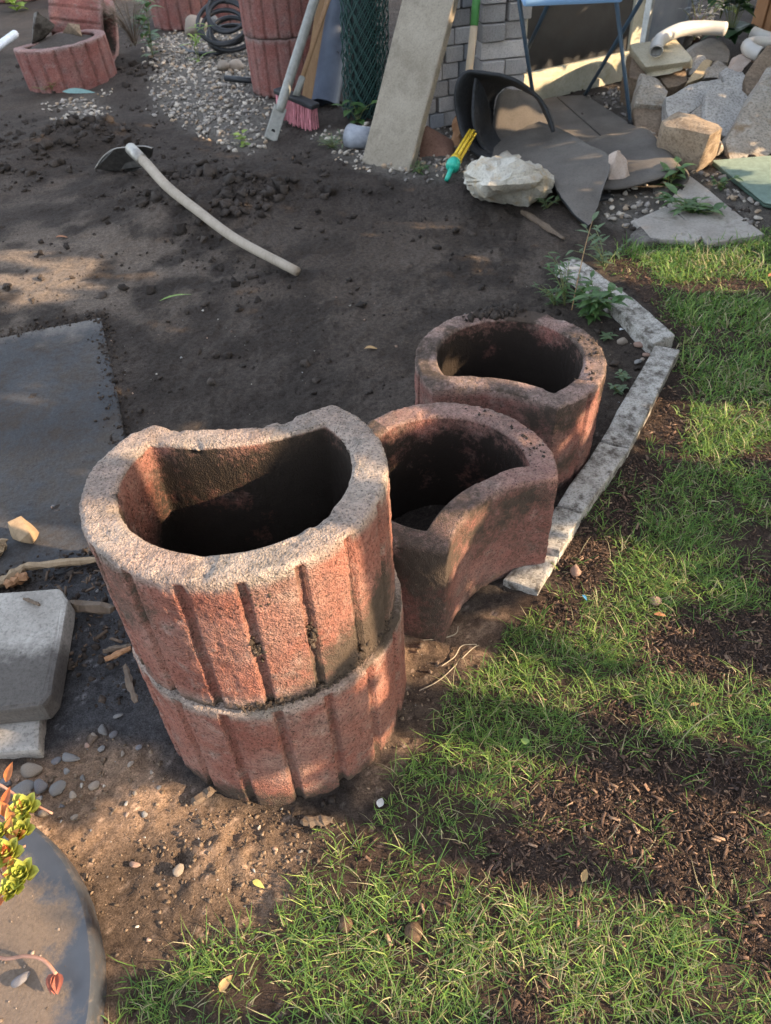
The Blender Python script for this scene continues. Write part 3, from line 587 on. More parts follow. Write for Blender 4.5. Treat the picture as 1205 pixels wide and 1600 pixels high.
# ------------------------------------------------------------------ leaves helper, succulent, weeds
def leaf_vf(base, d, up_, L, W, curl=.3, fold=.15, k=5, pw=.75):
    d = np.asarray(d, float); d /= np.linalg.norm(d); s = np.cross(d, up_); s /= np.linalg.norm(s) + 1e-9; u = np.cross(s, d); V = []
    for i in range(k + 1):
        t = i / k; wv = W * .5 * (math.sin(math.pi * min(1, t ** pw * .97 + .03))) + (.02 * W if i < k else 0); c = np.asarray(base) + d * L * t * (1 - .15 * curl * t) - u * L * curl * t * t
        V += [c - s * wv + u * wv * fold * 2, c, c + s * wv + u * wv * fold * 2]
    F = []
    for i in range(k): F += [[i * 3, i * 3 + 1, i * 3 + 4, i * 3 + 3], [i * 3 + 1, i * 3 + 2, i * 3 + 5, i * 3 + 4]]
    return V, F
def leafmat(name, c, c2, trans=.35, rough=.5):
    m, n, b = new_mat(name); v = objco(n); g = N(n, 'ShaderNodeNewGeometry'); f = g.outputs['Random Per Island']
    cc = ramp(n, f, [(0., c), (1., c2)]); cc = mix(n, 1.0, cc, ramp(n, nz(n, v, 60, 4), [(.3, .7), (.7, 1.25)]), 'MULTIPLY')
    n.links.new(cc, b.inputs['Base Color']); b.inputs['Roughness'].default_value = rough; t = N(n, 'ShaderNodeBsdfTranslucent'); n.links.new(cc, t.inputs[0])
    mx = N(n, 'ShaderNodeMixShader'); mx.inputs[0].default_value = trans; n.links.new(b.outputs[0], mx.inputs[1]); n.links.new(t.outputs[0], mx.inputs[2]); n.links.new(mx.outputs[0], n.nodes['Material Output'].inputs[0]); return m
M_suc = leafmat('succulent_green', (.36, .40, .05), (.54, .53, .13), .3, .6); M_suco = leafmat('succulent_orange', (.55, .14, .04), (.55, .28, .06), .3, .45)
M_stem = plain('pink_stem', (.42, .22, .15), .6); M_green = leafmat('weed_green', (.06, .135, .040), (.12, .21, .065)); M_green2 = leafmat('weed_pale', (.09, .15, .07), (.15, .21, .10)); M_dgreen = leafmat('ivy_green', (.022, .06, .025), (.05, .11, .04), .25)
M_gstem = plain('green_stem', (.16, .18, .07), .6); M_lime = leafmat('lime_leaf', (.16, .26, .03), (.26, .36, .05), .4)
sz = .13
suc = thing('succulent', G(-60, 1330, 0.0), 'yellow-green succulent with fleshy rosettes and orange leaves hanging in at the left edge', 'plant')
spath = [smooth_path(Gs([(-70, 1300), (-20, 1225), (30, 1245), (82, 1271)], sz)), smooth_path(Gs([(-70, 1340), (-20, 1270), (10, 1285), (35, 1268)], sz)), smooth_path(Gs([(-70, 1360), (-20, 1300), (18, 1325), (40, 1322)], sz)), smooth_path(Gs([(-60, 1380), (-15, 1350), (20, 1390), (40, 1372)], sz))]
V, F = joinvf([tube(p, np.linspace(.003, .002, len(p)), 6) for p in spath] + [tube([G(-70, 1340, 0.), G(-70, 1340, sz)], .004, 6)]); mk('stem', V, F, M_stem, suc)
def rosette(c, r, n=16, mat=M_suc):
    parts = []
    for i in range(n):
        a = i * 2.4; q = 1 - i / n; el = .15 + 1.1 * (i / n); d = np.array([math.cos(a) * math.cos(el), math.sin(a) * math.cos(el), math.sin(el)])
        V, F = leaf_vf(np.asarray(c), d, np.array([0, 0, 1.]), r * (.5 + .6 * q), r * (.35 + .35 * q), -.35, .25, 5, 1.3)
        Va = np.array(V); Vb = Va + np.array([0, 0, -.18 * r]) * np.array([[math.sin(math.pi * (k // 3) / 5)] for k in range(len(V))]); nv = len(Va)
        parts.append((list(Va) + list(Vb), F + [[j + nv for j in f[::-1]] for f in F]))
    return joinvf(parts)
for px, py, rp in [(42, 1264, 26), (36, 1281, 15), (36, 1300, 22), (14, 1336, 27), (36, 1368, 27), (20, 1392, 20), (4, 1300, 18)]:
    c = G(px, py, sz); V, F = rosette(c, rp / F_PX * 1.25); mk('rosette', V, F, M_suc, suc)
parts = []
for px, py, dx, dy in [(20, 1290, -.3, 1), (12, 1310, .2, 1), (28, 1282, .1, 1), (8, 1385, .2, -1), (4, 1360, .6, .3), (6, 1262, .4, 1), (14, 1318, .7, .4), (2, 1330, .5, -.2), (10, 1222, .4, .9), (4, 1402, .3, -.8), (24, 1312, .8, .1), (18, 1350, -.4, .8), (30, 1350, -.2, -.9), (16, 1276, -.6, .6), (10, 1345, .9, -.5)]:
    c = G(px, py, sz); V, F = leaf_vf(c, np.array([dx, dy, .4]), np.array([0, 0, 1.]), .034, .017, -.3, .3); parts.append((V, F))
V, F = joinvf(parts); mk('orange_leaf', V, F, M_suco, suc)['kind'] = 'stuff'
tw = thing('dry_twig', G(0, 1495, zl), 'dried curling stalk with a red withered leaf on the round lid', 'twig')
V, F = tube(smooth_path(Gs([(-60, 1470), (0, 1497), (40, 1494), (68, 1500), (88, 1522)], zl + .02)), .0028, 7); mk('stalk', V, F, M_stem, tw)
c = G(88, 1520, zl + .018); V, F = joinvf([leaf_vf(c, np.array([.3 * q, -1, -.2]), np.array([.4 * q, 0, 1.]), .03, .018, .3, .4) for q in (-1.2, 0, 1)]); mk('leaf', V, F, plain('red_leaf', (.24, .075, .05), .75), tw)

def weed(px, py, h, nstem, leafL, leafW, label, spread=.1, mats=(M_green, M_gstem), nleaf=9, group=None, seed=0, dirs=None, droop=.35, z=0., name='weed'):
    r = np.random.default_rng(seed + px); b = G(px, py, z); b[2] = float(ground_z(b[0], b[1])) if z == 0 else z
    t = thing(name, b, label, name if name != 'leafy_plant' else 'plant', group); st, lv = [], []
    for i in range(nstem):
        a = r.random() * 6.28 if dirs is None else dirs[i % len(dirs)] + r.normal() * .2; hh = h * (.6 + .4 * r.random()); sp_ = spread * (.4 + .6 * r.random())
        P = smooth_path([b, b + [math.cos(a) * sp_ * .25, math.sin(a) * sp_ * .25, hh * .45], b + [math.cos(a) * sp_ * .6, math.sin(a) * sp_ * .6, hh * .8], b + [math.cos(a) * sp_, math.sin(a) * sp_, hh]], 5)
        st.append(tube(P, np.linspace(.0025, .001, len(P)), 5))
        for j in range(nleaf):
            q = P[int((.12 + .88 * j / max(1, nleaf - 1)) * (len(P) - 1))]; al = a + r.random() * 6.28; e = .15 + .5 * r.random(); s = .5 + .7 * r.random()
            lv.append(leaf_vf(q, np.array([math.cos(al) * math.cos(e), math.sin(al) * math.cos(e), math.sin(e)]), np.array([0, 0, 1.]), leafL * s, leafW * s, droop * (.5 + r.random()), .1, 4))
    V, F = joinvf(st); mk('stem', V, F, mats[1], t); V, F = joinvf(lv); mk('foliage', V, F, mats[0], t, smooth=True); return t
weed(925, 497, .13, 16, .06, .022, 'bushy green weed at the kerb behind the rearmost planter ring', .10, nleaf=9)
weed(882, 480, .21, 5, .055, .012, 'tall thin-leaved weed left of the bushy one behind the rearmost ring', .10, nleaf=10, dirs=(2.6, 1.6, 3.0))
weed(866, 478, .08, 12, .05, .005, 'low grassy tuft directly behind the rearmost planter ring', .07, nleaf=4)
weed(893, 488, .34, 1, .06, .014, 'single tall brown-stalked weed leaning over the far kerb stone', .14, (M_green2, plain('tan_stalk', (.38, .24, .12), .7)), 12, dirs=(.9,))
weed(945, 420, .12, 6, .05, .014, 'pale green weed on the lawn side of the far kerb stone', .16, (M_green2, M_gstem), 9)
weed(948, 527, .02, 6, .035, .013, 'flat rosette weed on the soil inside the kerb corner', .035, (M_green2, M_gstem), 3)
weed(975, 594, .02, 6, .03, .012, 'flat rosette weed beside the long pale kerb stone', .03, (M_green2, M_gstem), 3)
weed(965, 615, .02, 6, .03, .012, 'flat rosette weed nearer the rearmost planter ring', .03, (M_green2, M_gstem), 3)
weed(1005, 525, .03, 8, .03, .004, 'thin grass tuft at the inner side of the kerb corner', .03, nleaf=3)
weed(1082, 338, .07, 12, .10, .032, 'spreading dandelion-like weed between the paving stones', .12, nleaf=5, name='weed')
weed(1044, 298, .13, 4, .07, .03, 'upright weed in front of the folded rubber mat end', .05, nleaf=5)
weed(1122, 295, .05, 5, .05, .022, 'small weed in the gravel before the green grid mat', .06, nleaf=4)
weed(855, 325, .05, 4, .05, .016, 'little weed in front of the white boulder', .06, (M_green2, M_gstem), 4)
weed(520, 233, .06, 16, .06, .006, 'pale grass tuft beside the small grey plastic pot', .12, (M_green2, M_gstem), 4)
weed(560, 192, .14, 4, .09, .05, 'broad-leaved weed under the green wire roll', .1, nleaf=4)
weed(655, 270, .05, 10, .05, .006, 'grass tuft right of the leaning slab foot', .06, nleaf=4)
weed(382, 228, .07, 3, .07, .04, 'small leafy seedling left of the steel pole foot', .05, (M_lime, M_gstem), 4)
weed(312, 100, .26, 4, .16, .03, 'bright green narrow-leaved weed beside the black hose coil', .08, (M_lime, M_gstem), 4)
weed(240, 92, .5, 5, .11, .05, 'green trailing weed beside the tipped planter ring', .14, nleaf=12)
weed(330, 92, .2, 3, .08, .03, 'small green weed among the gravel by the round stones', .06, (M_lime, M_gstem), 3) if False else None
weed(80, 145, .08, 14, .05, .012, 'dry yellowish tuft at the foot of the soil-filled planter ring', .12, (leafmat('dry_weed', (.22, .17, .07), (.26, .25, .08)), M_gstem), 5)
weed(27, 18, .12, 3, .15, .12, 'lime green seedling on the soil in the far left corner', .05, (M_lime, M_gstem), 3)
# ------------------------------------------------------------------ hoe on the soil
M_handle = wood('grey_handle', (.22, .18, .135), (.40, .34, .27)); M_steel = plain('dull_steel', (.09, .085, .08), .55, .6, .5, 40); M_rimst = plain('worn_steel', (.30, .28, .25), .45, .7)
hoe = thing('hoe', G(240, 280, .05), 'heavy hoe with curved wooden handle lying on the dug soil, blade upright', 'hoe')
hb_ = G(213, 238, .14)
P = smooth_path([G(208, 238, .145), G(228, 255, .135), G(262, 292, .115), G(310, 330, .09), G(370, 374, .07), G(464, 424, .055)], 8)
V, F = tube(P, np.interp(np.linspace(0, 1, len(P)), [0, .06, .5, 1], [.026, .026, .023, .019]), 12); mk('handle', V, F, M_handle, hoe)
V, F = tube([G(205, 233, .155), G(222, 250, .140)], [.031, .030], 14); mk('socket', V, F, M_rimst, hoe)
bl = Gs([(238, 232, .15), (225, 229, .16), (205, 230, .16), (180, 233, .15), (162, 245, .11), (149, 264, .05), (175, 268, .02), (205, 268, .01), (222, 262, .05), (236, 246, .10)])
bl = [p for p in bl]; cb = np.mean(bl, 0); th_ = np.array([.02, .035, .01]) * .3
V = bl + [p + th_ for p in bl]; nb = len(bl); F = [list(range(nb)), list(range(2 * nb - 1, nb - 1, -1))] + [[i, i + nb, (i + 1) % nb + nb, (i + 1) % nb] for i in range(nb)]
mk('blade', V, F, M_steel, hoe, smooth=False)
V, F = tube(smooth_path(np.array(bl[:6]) + [0, -.004, .002], 5), .0035, 6); mk('blade_edge', V, F, M_rimst, hoe)

# ------------------------------------------------------------------ tools behind
M_galv = plain('galvanised', (.25, .25, .225), .55, .3, .25, 25, .2); M_broomw = wood('broom_wood', (.22, .12, .06), (.40, .25, .13)); M_blackp = plain('black_plastic', (.02, .021, .024), .5, 0, .3)
pole = thing('steel_pole', G(422, 218), 'grey galvanised pole with a flattened drilled foot leaning on the planter stack', 'pole')
pa, pb = G(424, 214, .02), Q(492, -2, 5.15); dirp = (pb - pa) / np.linalg.norm(pb - pa)
V, F = tube([pa + dirp * .16, pa + dirp * .22, pb, pb + dirp * .5], [.026, .028, .028, .028], 12); mk('shaft', V, F, M_galv, pole)
obox('foot_plate', pa + dirp * .085, (np.cross(dirp, [0, 1, 0]), np.cross(np.cross(dirp, [0, 1, 0]), dirp), dirp), (.038, .008, .105), M_galv, pole, bevel=.006)
c = pa + dirp * .04 + np.array([0, -.013, 0]); V = [c + np.array([.012 * math.cos(a), 0, .012 * math.sin(a)]) + np.array([0, q, 0]) for q in (0, .006) for a in np.linspace(0, 6.28, 12, endpoint=False)]
mk('bolt_hole', V, [list(range(12))] + [[i, i + 12, (i + 1) % 12 + 12, (i + 1) % 12] for i in range(12)], M_hole, pole, smooth=False)
br = thing('broom', G(468, 185), 'push broom with pink bristles and wooden handle standing beside the grey pipe', 'broom')
ba, bb_ = G(437, 142, .17), G(490, 165, .13); bd = bb_ - ba; L_ = np.linalg.norm(bd); bd /= L_; bn = np.array([bd[1], -bd[0], 0]); bn /= np.linalg.norm(bn)
obox('head', (ba + bb_) / 2, (bd, bn, np.cross(bd, bn)), (L_ / 2 + .02, .035, .014), M_blackp, br, bevel=.008)
parts = []
for i in range(260):
    p = ba + bd * L_ * (rng.random() * 1.04 - .02) + bn * (rng.random() - .5) * .055; e = p + np.array([bd[0] * (rng.normal() * .012) + bn[0] * .02, bn[1] * .02 + rng.normal() * .01, -.12 - rng.random() * .02])
    parts.append(tube([p, (p + e) / 2 + rng.normal(size=3) * .003, e], .0035, 4, False))
V, F = joinvf(parts); mk('bristles', V, F, plain('pink_bristle', (.55, .22, .25), .6, 0, .35, 25), br)['kind'] = 'stuff'
ha, hb2 = (ba + bb_) / 2 + np.array([0, 0, .01]), Q(514, -3, 5.2); dh = (hb2 - ha) / np.linalg.norm(hb2 - ha)
V, F = tube([ha, ha + dh * .12], [.022, .018], 10); mk('ferrule', V, F, M_galv, br)
V, F = tube([ha + dh * .12, hb2, hb2 + dh * .5], .014, 10); mk('handle', V, F, M_broomw, br)
wa, wb = G(482, 156), Q(508, -5, 5.45); dw = (wb - wa) / np.linalg.norm(wb - wa)
o = obox('timber_plank', wa + dw * .55, (np.cross(dw, [0, 1, 0]), np.cross(np.cross(dw, [0, 1, 0]), dw), dw), (.045, .012, .55), M_broomw, None, loc=wa, bevel=.003); tag(o, 'narrow brown timber plank leaning between the broom and the grey pipe', 'plank')
M_pvc = plain('grey_pvc', (.070, .085, .115), .5, 0, .3, 6, .05, .35)
pp = thing('plastic_pipe', G(508, 168), 'thick dark grey plastic drain pipe standing beside the wire roll', 'pipe')
p0, p1 = G(508, 163, .02), Q(536, -5, 5.45); dp = (p1 - p0) / np.linalg.norm(p1 - p0)
NPIPE = 28
def pipe_vf(path, ro, ri, n=24):
    Vo, Fo = tube(path, ro, n, False); Vi, Fi = tube(path, ri, n, False); b = len(Vo); m_ = len(path); F = Fo + [[j + b for j in f[::-1]] for f in Fi]
    for e in (0, m_ - 1):
        for k in range(n): F.append([e * n + k, e * n + (k + 1) % n, b + e * n + (k + 1) % n, b + e * n + k])
    return Vo + Vi, F
V, F = pipe_vf([p0, p0 + dp * .5, p0 + dp * 1.2], .088, .080); mk('tube', V, F, M_pvc, pp)
V, F = tube([p0 + dp * .32 + np.array([.02, -.088, .0]), p0 + dp * .32 + np.array([.02, -.092, 0.])], .012, 8); mk('knot', V, F, M_blackp, pp)
# green wire roll
wr = thing('wire_roll', G(565, 185), 'roll of dark green chain-link fencing standing behind the leaning slab', 'wire fence roll')
M_wire = plain('green_wire', (.012, .05, .042), .45, 0, .3); c = G(572, 178); parts = []
for layer, rad in ((0, .14), (1, .115), (2, .09)):
    nd = 15 - layer * 2; hh = 1.15; nzg = int(hh / .045)
    for s in (1, -1):
        for k in range(nd):
            P = []
            for j in range(nzg + 1):
                a = 2 * math.pi * (k + s * j * .5 + .25 * layer) / nd; rr_ = rad * (1 + (.03 if j % 2 else -.03)); zz = j * .045
                P.append(c + np.array([rr_ * math.cos(a) + zz * .05, rr_ * math.sin(a) + zz * .12, zz]))
            parts.append(tube(P, .0032, 4, False))
V, F = joinvf(parts); mk('wire_mesh', V, F, M_wire, wr)['kind'] = 'stuff'
V, F = tube([c + [0, 0, .0], c + [.05, .14, 1.15]], .075, 14); mk('core', V, F, plain('dark_core', (.012, .022, .022), .8), wr)
# leaning slab
M_lean = stone('leaning_concrete', (.19, .16, .118), (.36, .315, .25), 3.2, 120, .25, .35, .003, dirt=(.17, .145, .11), dirt_amt=.42)
a0, a1 = G(562, 256), G(641, 270); e1 = a1 - a0; wv = e1 / np.linalg.norm(e1); mt = Q(668, 0, 4.33); mb = (a0 + a1) / 2; upv = mt - mb; Lr = np.linalg.norm(upv); upv /= Lr
nrm = np.cross(wv, upv); nrm /= np.linalg.norm(nrm); top_h = Lr * 1.12; W2 = .150
rows = [mb + upv * 0.0, mb + upv * top_h]
ft = [rows[0] - wv * W2, rows[0] + wv * W2, rows[1] + wv * W2, rows[1] - wv * W2]
bm = box_bm([Vector(p) for p in ft], [Vector(p - nrm * -.05 if nrm[1] > 0 else p - nrm * .05) for p in ft], .01, 3, 6, .003)
tag(bm_obj('concrete_slab', bm, M_lean, None, mb), 'tall weathered concrete slab leaning against the stacked pavers', 'slab')
# pavers
M_pav = stone('paver_grey', (.40, .375, .36), (.58, .55, .53), 8, 160, .35, .5, .003, .9, rnd=(.62, 1.15)); M_pavb = stone('paver_blue', (.22, .23, .25), (.34, .35, .37), 8, 160, .2, .3, .002, .9, rnd=(.8, 1.1))
r2 = np.random.default_rng(5); ORD = ('lowest', 'second', 'third', 'fourth', 'fifth', 'sixth', 'seventh', 'eighth', 'ninth', 'tenth', 'eleventh', 'twelfth')
def paver(c, ax, hs, lab, m):
    ja = r2.normal() * .05; ax = (np.array(ax[0]) * math.cos(ja) + np.array(ax[1]) * math.sin(ja), np.array(ax[1]) * math.cos(ja) - np.array(ax[0]) * math.sin(ja), ax[2]); o = obox('paving_brick', c, ax, [hs[0] - .002, hs[1], hs[2] - .0016], m, None, bevel=.006); tag(o, lab, 'paver', 'grey pavers stacked behind the rubber mats'); return o
sL, sR = Q(748, 190, 4.50), Q(817, 190, 4.55); sL[2] = sR[2] = 0; ex = sR - sL; WX = np.linalg.norm(ex); ex /= WX; ey = np.array([-ex[1], ex[0], 0.]); ez = np.array([0, 0, 1.])
for k in range(11):
    z0 = .002 + k * .0855; pat = (0, 1, 0, 0, 2, 0, 0, 0, 1, 0, 0)[k]
    jx = r2.normal() * .006; jy = r2.normal() * .008
    if pat == 2: paver(sL + ex * (WX / 2 + jx) + ey * (.06 + jy) + ez * (z0 + .0415), (ex, ey, ez), (WX / 2 - .002, .055, .0413), 'long paver lying crosswise in the right-hand paver column', M_pav)
    else:
        for q in range(2): paver(sL + ex * (WX * (q * .5 + .25) + jx) + ey * (.10 + r2.normal() * .013) + ez * (z0 + .0415), (ex, ey, ez), (WX / 4 - .002, .098, .0413), f'small grey paver, {ORD[k]} course up, {("left", "right")[q]} half of the right-hand column', M_pavb if (k in (8,) and q == 1) or r2.random() < .1 else M_pav)
l0, l1 = Q(672, 200, 4.50), Q(746, 200, 4.60); l0[2] = l1[2] = 0; fx = l1 - l0; WL = np.linalg.norm(fx); fx /= WL; fx = fx * 1; fy = np.array([-fx[1], fx[0], 0])
for k in range(12):
    z0 = .002 + k * .0815; off = (.0, .5, .25, .75)[k % 4] * .1 - .03; xx = -.06 + off
    ci = 0
    while xx < WL - .01:
        ww = min(.104 + r2.normal() * .006, WL - .002 - xx)
        if ww > .02 and xx + ww > .0:
            paver(l0 + fx * (xx + ww / 2) + fy * (.10 + abs(r2.normal()) * .008 + .03) + ez * (z0 + .0395), (fx, fy, ez), (ww / 2 - .003, .098, .0395), f'grey paver behind the leaning slab, {ORD[k]} course up, {("first", "second", "third", "fourth", "fifth", "sixth")[ci]} from the left', M_pavb if k in (3, 7) and xx > .1 or r2.random() < .15 else M_pav)
            ci += 1
        xx += ww
# wooden pole with green top
st = thing('wooden_pole', G(712, 232), 'slim wooden pole with green painted upper end before the stacked pavers', 'pole')
q0, q1, q2 = Q(733, 112, 4.33), Q(741, 40, 4.37), Q(745, -8, 4.40); dq = (q0 - q1); dq /= np.linalg.norm(dq); qb = q0 + dq * (q0[2] / -dq[2] * .98)
V, F = tube([qb, q0, q1], .020, 12); mk('handle', V, F, wood('pale_pole', (.42, .32, .21), (.56, .45, .32)), st)
V, F = tube([q1, q2, q2 + (q2 - q1) * 2], .0215, 12); mk('green_paint', V, F, plain('green_paint', (.10, .30, .09), .5, 0, .3, 12), st)
yt = thing('garden_tool', G(700, 280), 'yellow ribbed garden tool with teal plastic tip poking out under the rubber mat', 'tool')
y0, y1, y2 = G(698, 281, .015), G(710, 254, .06), G(738, 208, .14); dy_ = (y2 - y1) / np.linalg.norm(y2 - y1)
M_teal = plain('teal_plastic', (.03, .42, .30), .35); M_yel = plain('yellow_plastic', (.62, .42, .03), .4)
V, F = tube([y0, y0 + (y1 - y0) * .8], [.012, .016], 8); mk('spout', V, F, M_teal, yt); V, F = tube([y0 + (y1 - y0) * .62, y0 + (y1 - y0) * .75, y1 - dy_ * .01, y1 + dy_ * .012], [.026, .036, .036, .03], 12); mk('collar', V, F, M_teal, yt)
V, F = tube([y1, y1 + dy_ * .03], .031, 12); mk('ring', V, F, M_yel, yt)
s1 = np.cross(dy_, [0, 0, 1]); s1 /= np.linalg.norm(s1); s2 = np.cross(s1, dy_)
for k in range(6):
    a = k * math.pi / 3; o_ = s1 * math.cos(a) * .020 + s2 * math.sin(a) * .020; V, F = tube([y1 + dy_ * .02 + o_, y2 + o_ * .9], .0085, 6); mk('rib', V, F, M_yel, yt)
V, F = tube([y1, y2], .016, 8); mk('core', V, F, M_wood2, yt)
o = stick('wood_scrap', G(712, 228, .02), Q(717, 178, 4.33), .05, .02, M_wood3, 'reddish brown wood end between the pavers and the rubber mat', 'wood scrap', seed=3)
sh = G(683, 245); hull_rock('pot_shard', [sh + np.array(p) for p in ((-.10, 0, 0), (.08, -.02, 0), (.12, .08, 0), (-.06, .1, 0), (-.08, .06, .13), (-.05, .09, .14), (.10, .1, .05))], stone('terracotta', (.16, .085, .06), (.25, .14, .10), 8), 'brown clay shard lying at the foot of the pavers', 'shard', rough=.004, sm=1, cuts=3)
cap = thing('plastic_pot', G(560, 232), 'small grey plastic pot lying on its side beside the leaning slab', 'pot')
V, F = pipe_vf([G(545, 212, .065), G(553, 214, .062), G(556, 214, .062), G(582, 216, .055)], [.062, .062, .058, .054], [.052, .052, .05, .046], 20); mk('sleeve', V, F, plain('grey_plastic', (.30, .32, .36), .45), cap)
V, F = tube([G(553, 214, .062), G(556, 214, .062)], .05, 20); mk('bottom', V, F, plain('grey_plastic_end', (.33, .35, .38), .5), cap)

# ------------------------------------------------------------------ rubber mats
M_rub = plain('rubber_black', (.028, .029, .031), .75, 0, .4, 60, .4, .3); M_rubt = stone('rubber_dusty', (.095, .083, .072), (.165, .148, .13), 5, 140, .25, .3, .003, .9)
def sheet(name, front, back, mat, label, cat, thick=.014, nu=8, nv=10, sag=0.):
    A = smooth_path(Gs(front), nu); B = smooth_path(Gs(back), nu); n = len(A); V = []
    for i in range(n):
        for j in range(nv + 1):
            t = j / nv; p = A[i] * (1 - t) + B[i] * t; p = p + np.array([0, 0, .010 * mnoise.noise(Vector(p) * 6) + .004 * mnoise.noise(Vector(p) * 19)]); V.append(p)
    V = np.array(V).reshape(n, nv + 1, 3); du = np.gradient(V, axis=0); dv = np.gradient(V, axis=1); nn = np.cross(du, dv); nn /= np.linalg.norm(nn, axis=2)[:, :, None] + 1e-12
    T = V.reshape(-1, 3); Bt = (V - nn * thick).reshape(-1, 3); off = len(T); F = []
    w1 = nv + 1
    for i in range(n - 1):
        for j in range(nv):
            a = i * w1 + j; F.append([a, a + 1, a + 1 + w1, a + w1]); F.append([off + a, off + a + w1, off + a + 1 + w1, off + a + 1])
    for i in range(n - 1):
        for j in (0, nv): a = i * w1 + j; F.append([a, a + w1, off + a + w1, off + a])
    for j in range(nv):
        for i in (0, n - 1): a = i * w1 + j; F.append([a, a + 1, off + a + 1, off + a])
    o = mk(name, np.vstack([T, Bt]), F, mat, None, loc=T.mean(0) * [1, 1, 0]); tag(o, label, cat); return o
tg = [(918, 357, .014), (898, 340, .03), (880, 318, .05), (858, 286, .06), (825, 266, .05), (790, 256, .035)]
tk = [(922, 354, .016), (938, 312, .055), (952, 252, .105), (912, 226, .105), (865, 200, .085), (805, 188, .06)]
o = sheet('rubber_mat', tg + [(760, 250, .03), (728, 228, .08), (712, 180, .20), (711, 135, .33), (728, 111, .39), (765, 110, .40), (808, 124, .37), (842, 148, .30), (860, 178, .22), (868, 204, .15)],
      tk + [(778, 196, .045), (768, 184, .07), (770, 158, .16), (776, 144, .22), (786, 134, .26), (800, 131, .28), (818, 137, .27), (840, 152, .23), (856, 180, .17), (866, 204, .12)], M_rubt, 'large grey rubber mat curling up into an arch behind the white boulder', 'rubber mat')
o.data.materials.append(M_rub)
# the uncovered underside of the mat is black
for p in o.data.polygons:
    if p.index % 2 == 0 or p.index // 20 >= 46: p.material_index = 1
sheet('rubber_flap', [(746, 121, .37), (741, 150, .29), (741, 185, .20), (748, 215, .11), (765, 238, .045), (800, 250, .03)], [(747, 121, .36), (757, 140, .30), (766, 165, .21), (770, 195, .11), (785, 222, .05), (812, 240, .03)], M_rub, 'upright black inner flap inside the curled rubber mat', 'rubber mat')
sheet('rubber_mat', [(905, 306, .004), (960, 306, .004), (1030, 302, .006), (1062, 293, .012), (1074, 278, .045), (1062, 267, .085), (1030, 279, .075), (980, 293, .05), (945, 297, .036), (905, 293, .03)],
      [(870, 232, .004), (930, 228, .004), (980, 220, .006), (1003, 214, .012), (1012, 209, .03), (1004, 203, .055), (985, 206, .05), (955, 212, .045), (925, 220, .04), (885, 228, .035)], M_rubt, 'dusty flat rubber mat folded over at its right end', 'rubber mat', .01)
sheet('rubber_mat', [(772, 243, .03), (768, 215, .05), (772, 180, .12), (778, 150, .20), (790, 136, .24)], [(872, 222, .03), (868, 205, .05), (862, 185, .09), (850, 165, .13), (835, 148, .17)], M_rubt, 'inner layer of rubber closing the back of the curled mat arch', 'rubber mat')
bs_ = block('board', Gs([(822, 162), (868, 150), (960, 232), (905, 245)], .02), .02, M_rubt, bevel=.004); tag(bs_, 'dusty dark board on the ground left of the gap under the folding table', 'board')
bs_ = block('board', Gs([(870, 150), (915, 148), (1008, 207), (962, 231)], .025), .02, M_rubt, bevel=.004); tag(bs_, 'dusty dark board on the ground right of the gap under the folding table', 'board')
bs_ = block('plastic_strip', Gs([(885, 312), (955, 300), (960, 308), (892, 320)], .012), .01, M_rub, bevel=.003); tag(bs_, 'thin black strip poking out below the folded rubber mat', 'strip')
stick('wood_scrap', G(815, 330, .01), G(880, 372, .01), .03, .02, M_wood2, 'rotten brown lath lying on the soil before the white boulder', seed=31)
# white boulder, small stone
M_white = stone('white_boulder', (.40, .365, .30), (.60, .57, .50), 7, 90, .3, .9, .010, dirt=(.42, .33, .22), dirt_amt=.42)
hull_rock('boulder', Gs([(724, 290, .04), (733, 272, .14), (760, 252, .20), (800, 247, .22), (845, 258, .19), (866, 278, .12), (862, 300, .05), (826, 322, .0), (790, 325, .0), (745, 312, .0), (760, 290, .17), (830, 285, .15)]) + [G(790, 240, .02), G(850, 262, .02), G(735, 262, .02)], M_white, 'white rough boulder in front of the curled rubber mat', 'boulder', rough=.034, sm=1, seed=3, cuts=6)
M_pinks = stone('pink_stone', (.38, .29, .23), (.52, .43, .37), 9, 100, .2)
hull_rock('stone', Gs([(947, 270, .05), (950, 240, .15), (965, 235, .17), (980, 250, .13), (985, 275, .06), (978, 282, .05), (950, 283, .05)]) + [G(965, 240, .05)], M_pinks, 'pinkish angular stone weighing down the folded rubber mat', 'stone', rough=.008, sm=1, seed=8)

# ------------------------------------------------------------------ folding table
M_bluem = plain('blue_enamel', (.055, .09, .13), .4, .2, .2, 20, .05); M_bluet = plain('blue_tabletop', (.19, .33, .52), .45, 0, .12, 8, .05)
tb = thing('folding_table', G(900, 170), 'folding camping table with light blue top and crossed dark legs', 'table')
TZ = .70
def leg(foot, via, Yv, ext, r=.011):
    a = G(*foot, .005); b = Q(*via, Yv); d = (b - a); t = (TZ - a[2]) / d[2]; e = a + d * t; V, F = tube([a, a + d * .1, e], r, 10); o = mk('leg', V, F, M_bluem, tb)
    V, F = tube([a, a + (d / np.linalg.norm(d)) * .045], r * 1.35, 10); mk('foot_cap', V, F, M_blackp, o); return e
eA = leg((986, 198), (963, 0), 4.30, 0); eB = leg((838, 182), (817, 40), 4.42, 0); eC = leg((912, 152), (1002, 0), 4.15, 0); eD = leg((806, 118), (856, 8), 4.25, 0)
f0, f1 = G(818, 7, TZ), G(974, 0, TZ); ux = (f1 - f0); Lx = np.linalg.norm(ux); ux /= Lx; uy = np.array([-ux[1], ux[0], 0])
block('tabletop', [f0 + [0, 0, .02], f1 + [0, 0, .02], f1 + uy * .6 + [0, 0, .02], f0 + uy * .6 + [0, 0, .02]], .03, M_bluet, tb, bevel=.012)
